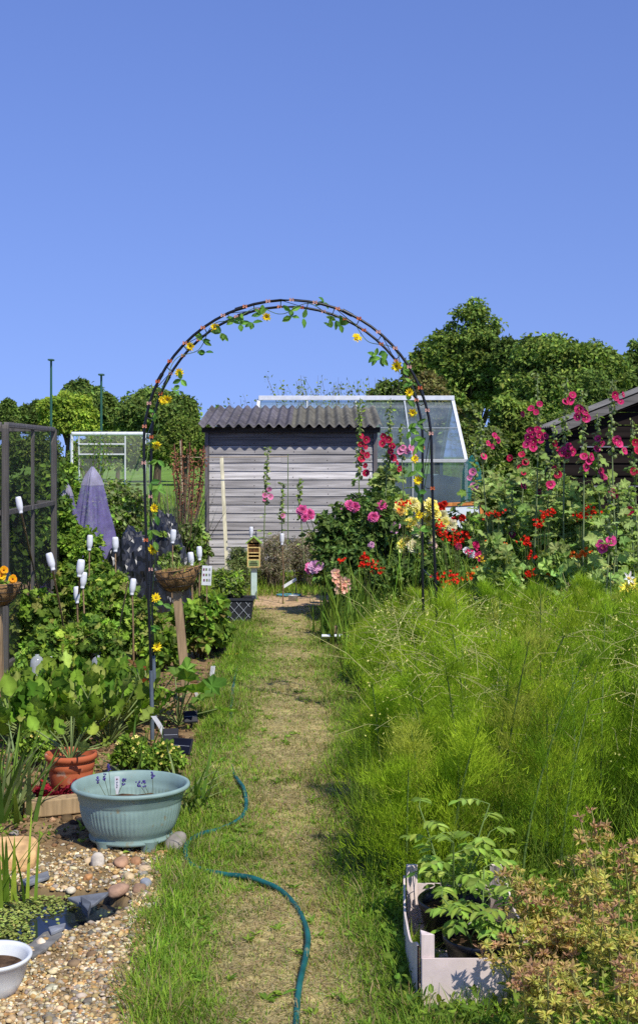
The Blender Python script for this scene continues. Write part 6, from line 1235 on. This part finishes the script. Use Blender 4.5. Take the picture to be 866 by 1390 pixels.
# ---------------- brown seed headed plants, bottom right
def seedhead(x, y, zt, nst, lb, seed, sp=.09):
    t = thing('seed_head_plant', lb, 'plant', (x, y, 0), 'olive and bronze plants with tiered star shaped seed heads'); r = np.random.default_rng(seed); sm = MB(); lf = MB()
    for s in range(nst):
        a = r.uniform(0, 6.28); ln = r.uniform(0, .12); hh = zt*r.uniform(.62, 1); u = np.linspace(0, 1, 8)[:, None]; P = np.array([x+r.normal(0, sp*.5), y+r.normal(0, sp*.4), 0])+np.concatenate([math.cos(a)*ln*u**1.5, math.sin(a)*ln*u**1.5, hh*u], 1); tubes(sm, [P], np.linspace(.0045, .002, 8)[None], (.27,.28,.08), 5)
        nt_ = r.integers(4, 7)
        for k in range(nt_):
            f_ = 1-.55*k/nt_; B = np.array([np.interp(f_, np.linspace(0, 1, 8), P[:, i]) for i in range(3)]); br = 1 if k == 0 else r.integers(2, 5); warm = f_*r.uniform(.5, 1.2)
            for j in range(br):
                an = r.uniform(0, 6.28); off = (0 if k == 0 else r.uniform(.02, .045)); c = B+np.array([math.cos(an), math.sin(an), .35])*off; m = 14; e = unit(r.normal(0, 1, (m, 3))*[1, 1, .55]+[0, 0, .3]); col = np.array([(.50,.52,.11),(.56,.48,.13),(.54,.37,.16),(.46,.27,.16)])[np.clip(r.integers(0, 2, m)+(warm > .62)+(warm > .85), 0, 3)]
                leaves(lf, np.tile(c, (m, 1))+e*.003, e, r.normal(0, 1, (m, 3)), r.uniform(.013, .023, m), r.uniform(.006, .010, m), col*np.exp(r.normal(0, .16, (m, 1))), T_RH)
                if off: tubes(sm, [[B, c]], .0012, (.27,.28,.08), 3)
        m = 9; f_ = r.uniform(.1, .8, m); B = np.stack([np.interp(f_, np.linspace(0, 1, 8), P[:, i]) for i in range(3)], 1); an = r.uniform(0, 6.28, m); D = np.stack([np.cos(an), np.sin(an), r.uniform(-.2, .8, m)], 1); leaves(lf, B, D, np.tile([0, 0, 1.], (m, 1)), r.uniform(.03, .055, m), .016, colv([(.40,.44,.09),(.48,.46,.12),(.26,.34,.07)], m, .15), T_OV)
    part(sm, 'stems', 'stem', t); part(lf, 'seed_heads', 'leaf', t)
for i, (px, Y, pt, ns, lb) in enumerate([(805, 3.62, 1090, 13, 'tallest bronze seed head plant at the bottom right'), (760, 3.60, 1150, 11, 'middle seed head plant with pinkish brown tops'), (850, 3.66, 1130, 13, 'seed head plant cut by the right edge'), (715, 3.66, 1190, 10, 'yellowish seed head plant behind the crate corner'), (690, 3.45, 1240, 9, 'lowest yellow green seed head plant beside the fruit crate'), (780, 3.42, 1200, 12, 'yellow green seed head plant at the lower right'), (735, 3.40, 1235, 11, 'front seed head plant between crate and lower right corner'), (840, 3.40, 1210, 12, 'seed head plant in the lower right corner'), (700, 3.15, 1300, 8, 'low seed head plant at the very bottom of the picture'), (780, 3.1, 1290, 10, 'bottommost bushy seed head plant'), (850, 3.1, 1290, 10, 'bottommost seed head plant at the right')]):
    p = W(px, pt, Y); seedhead(p[0]+.03*(px < 760), Y, p[2], max(4, int(ns*.45)), lb, 300+i, .10 if px > 730 else .06)
# weeds in front of and beside the crate
def wd(x, y): return (x > eR(y)-.05)*(1-((x > .27) & (x < .61) & (y > 3.48) & (y < 4.12)))
x, y = scatter(16000, .2, 1.4, 3.0, 5.2, lambda x, y: wd(x, y)*sstep(.25, .55, fbm(x, y, 4, 55))); n = len(x); mb = MB(); blades(mb, np.stack([x, y, height(x, y)], 1), rng.uniform(0, 6.28, n), rng.uniform(.03, .13, n), .004, .4, .6, colv(GR_L+GR_M, n), 4)
x, y = scatter(9000, .2, 1.4, 3.0, 4.9, wd); n = len(x); P = np.stack([x, y, rng.random(n)**2*.08], 1); leafy(mb, P, unit(rng.normal(0, 1, (n, 3))+[0, 0, 1]), np.ones(n), .028, GR_M+GR_L, T_OV)
tag(mb.build('crate_weeds', M['grass']), 'weeds and grass round the fruit crate', 'weeds', kind='stuff')
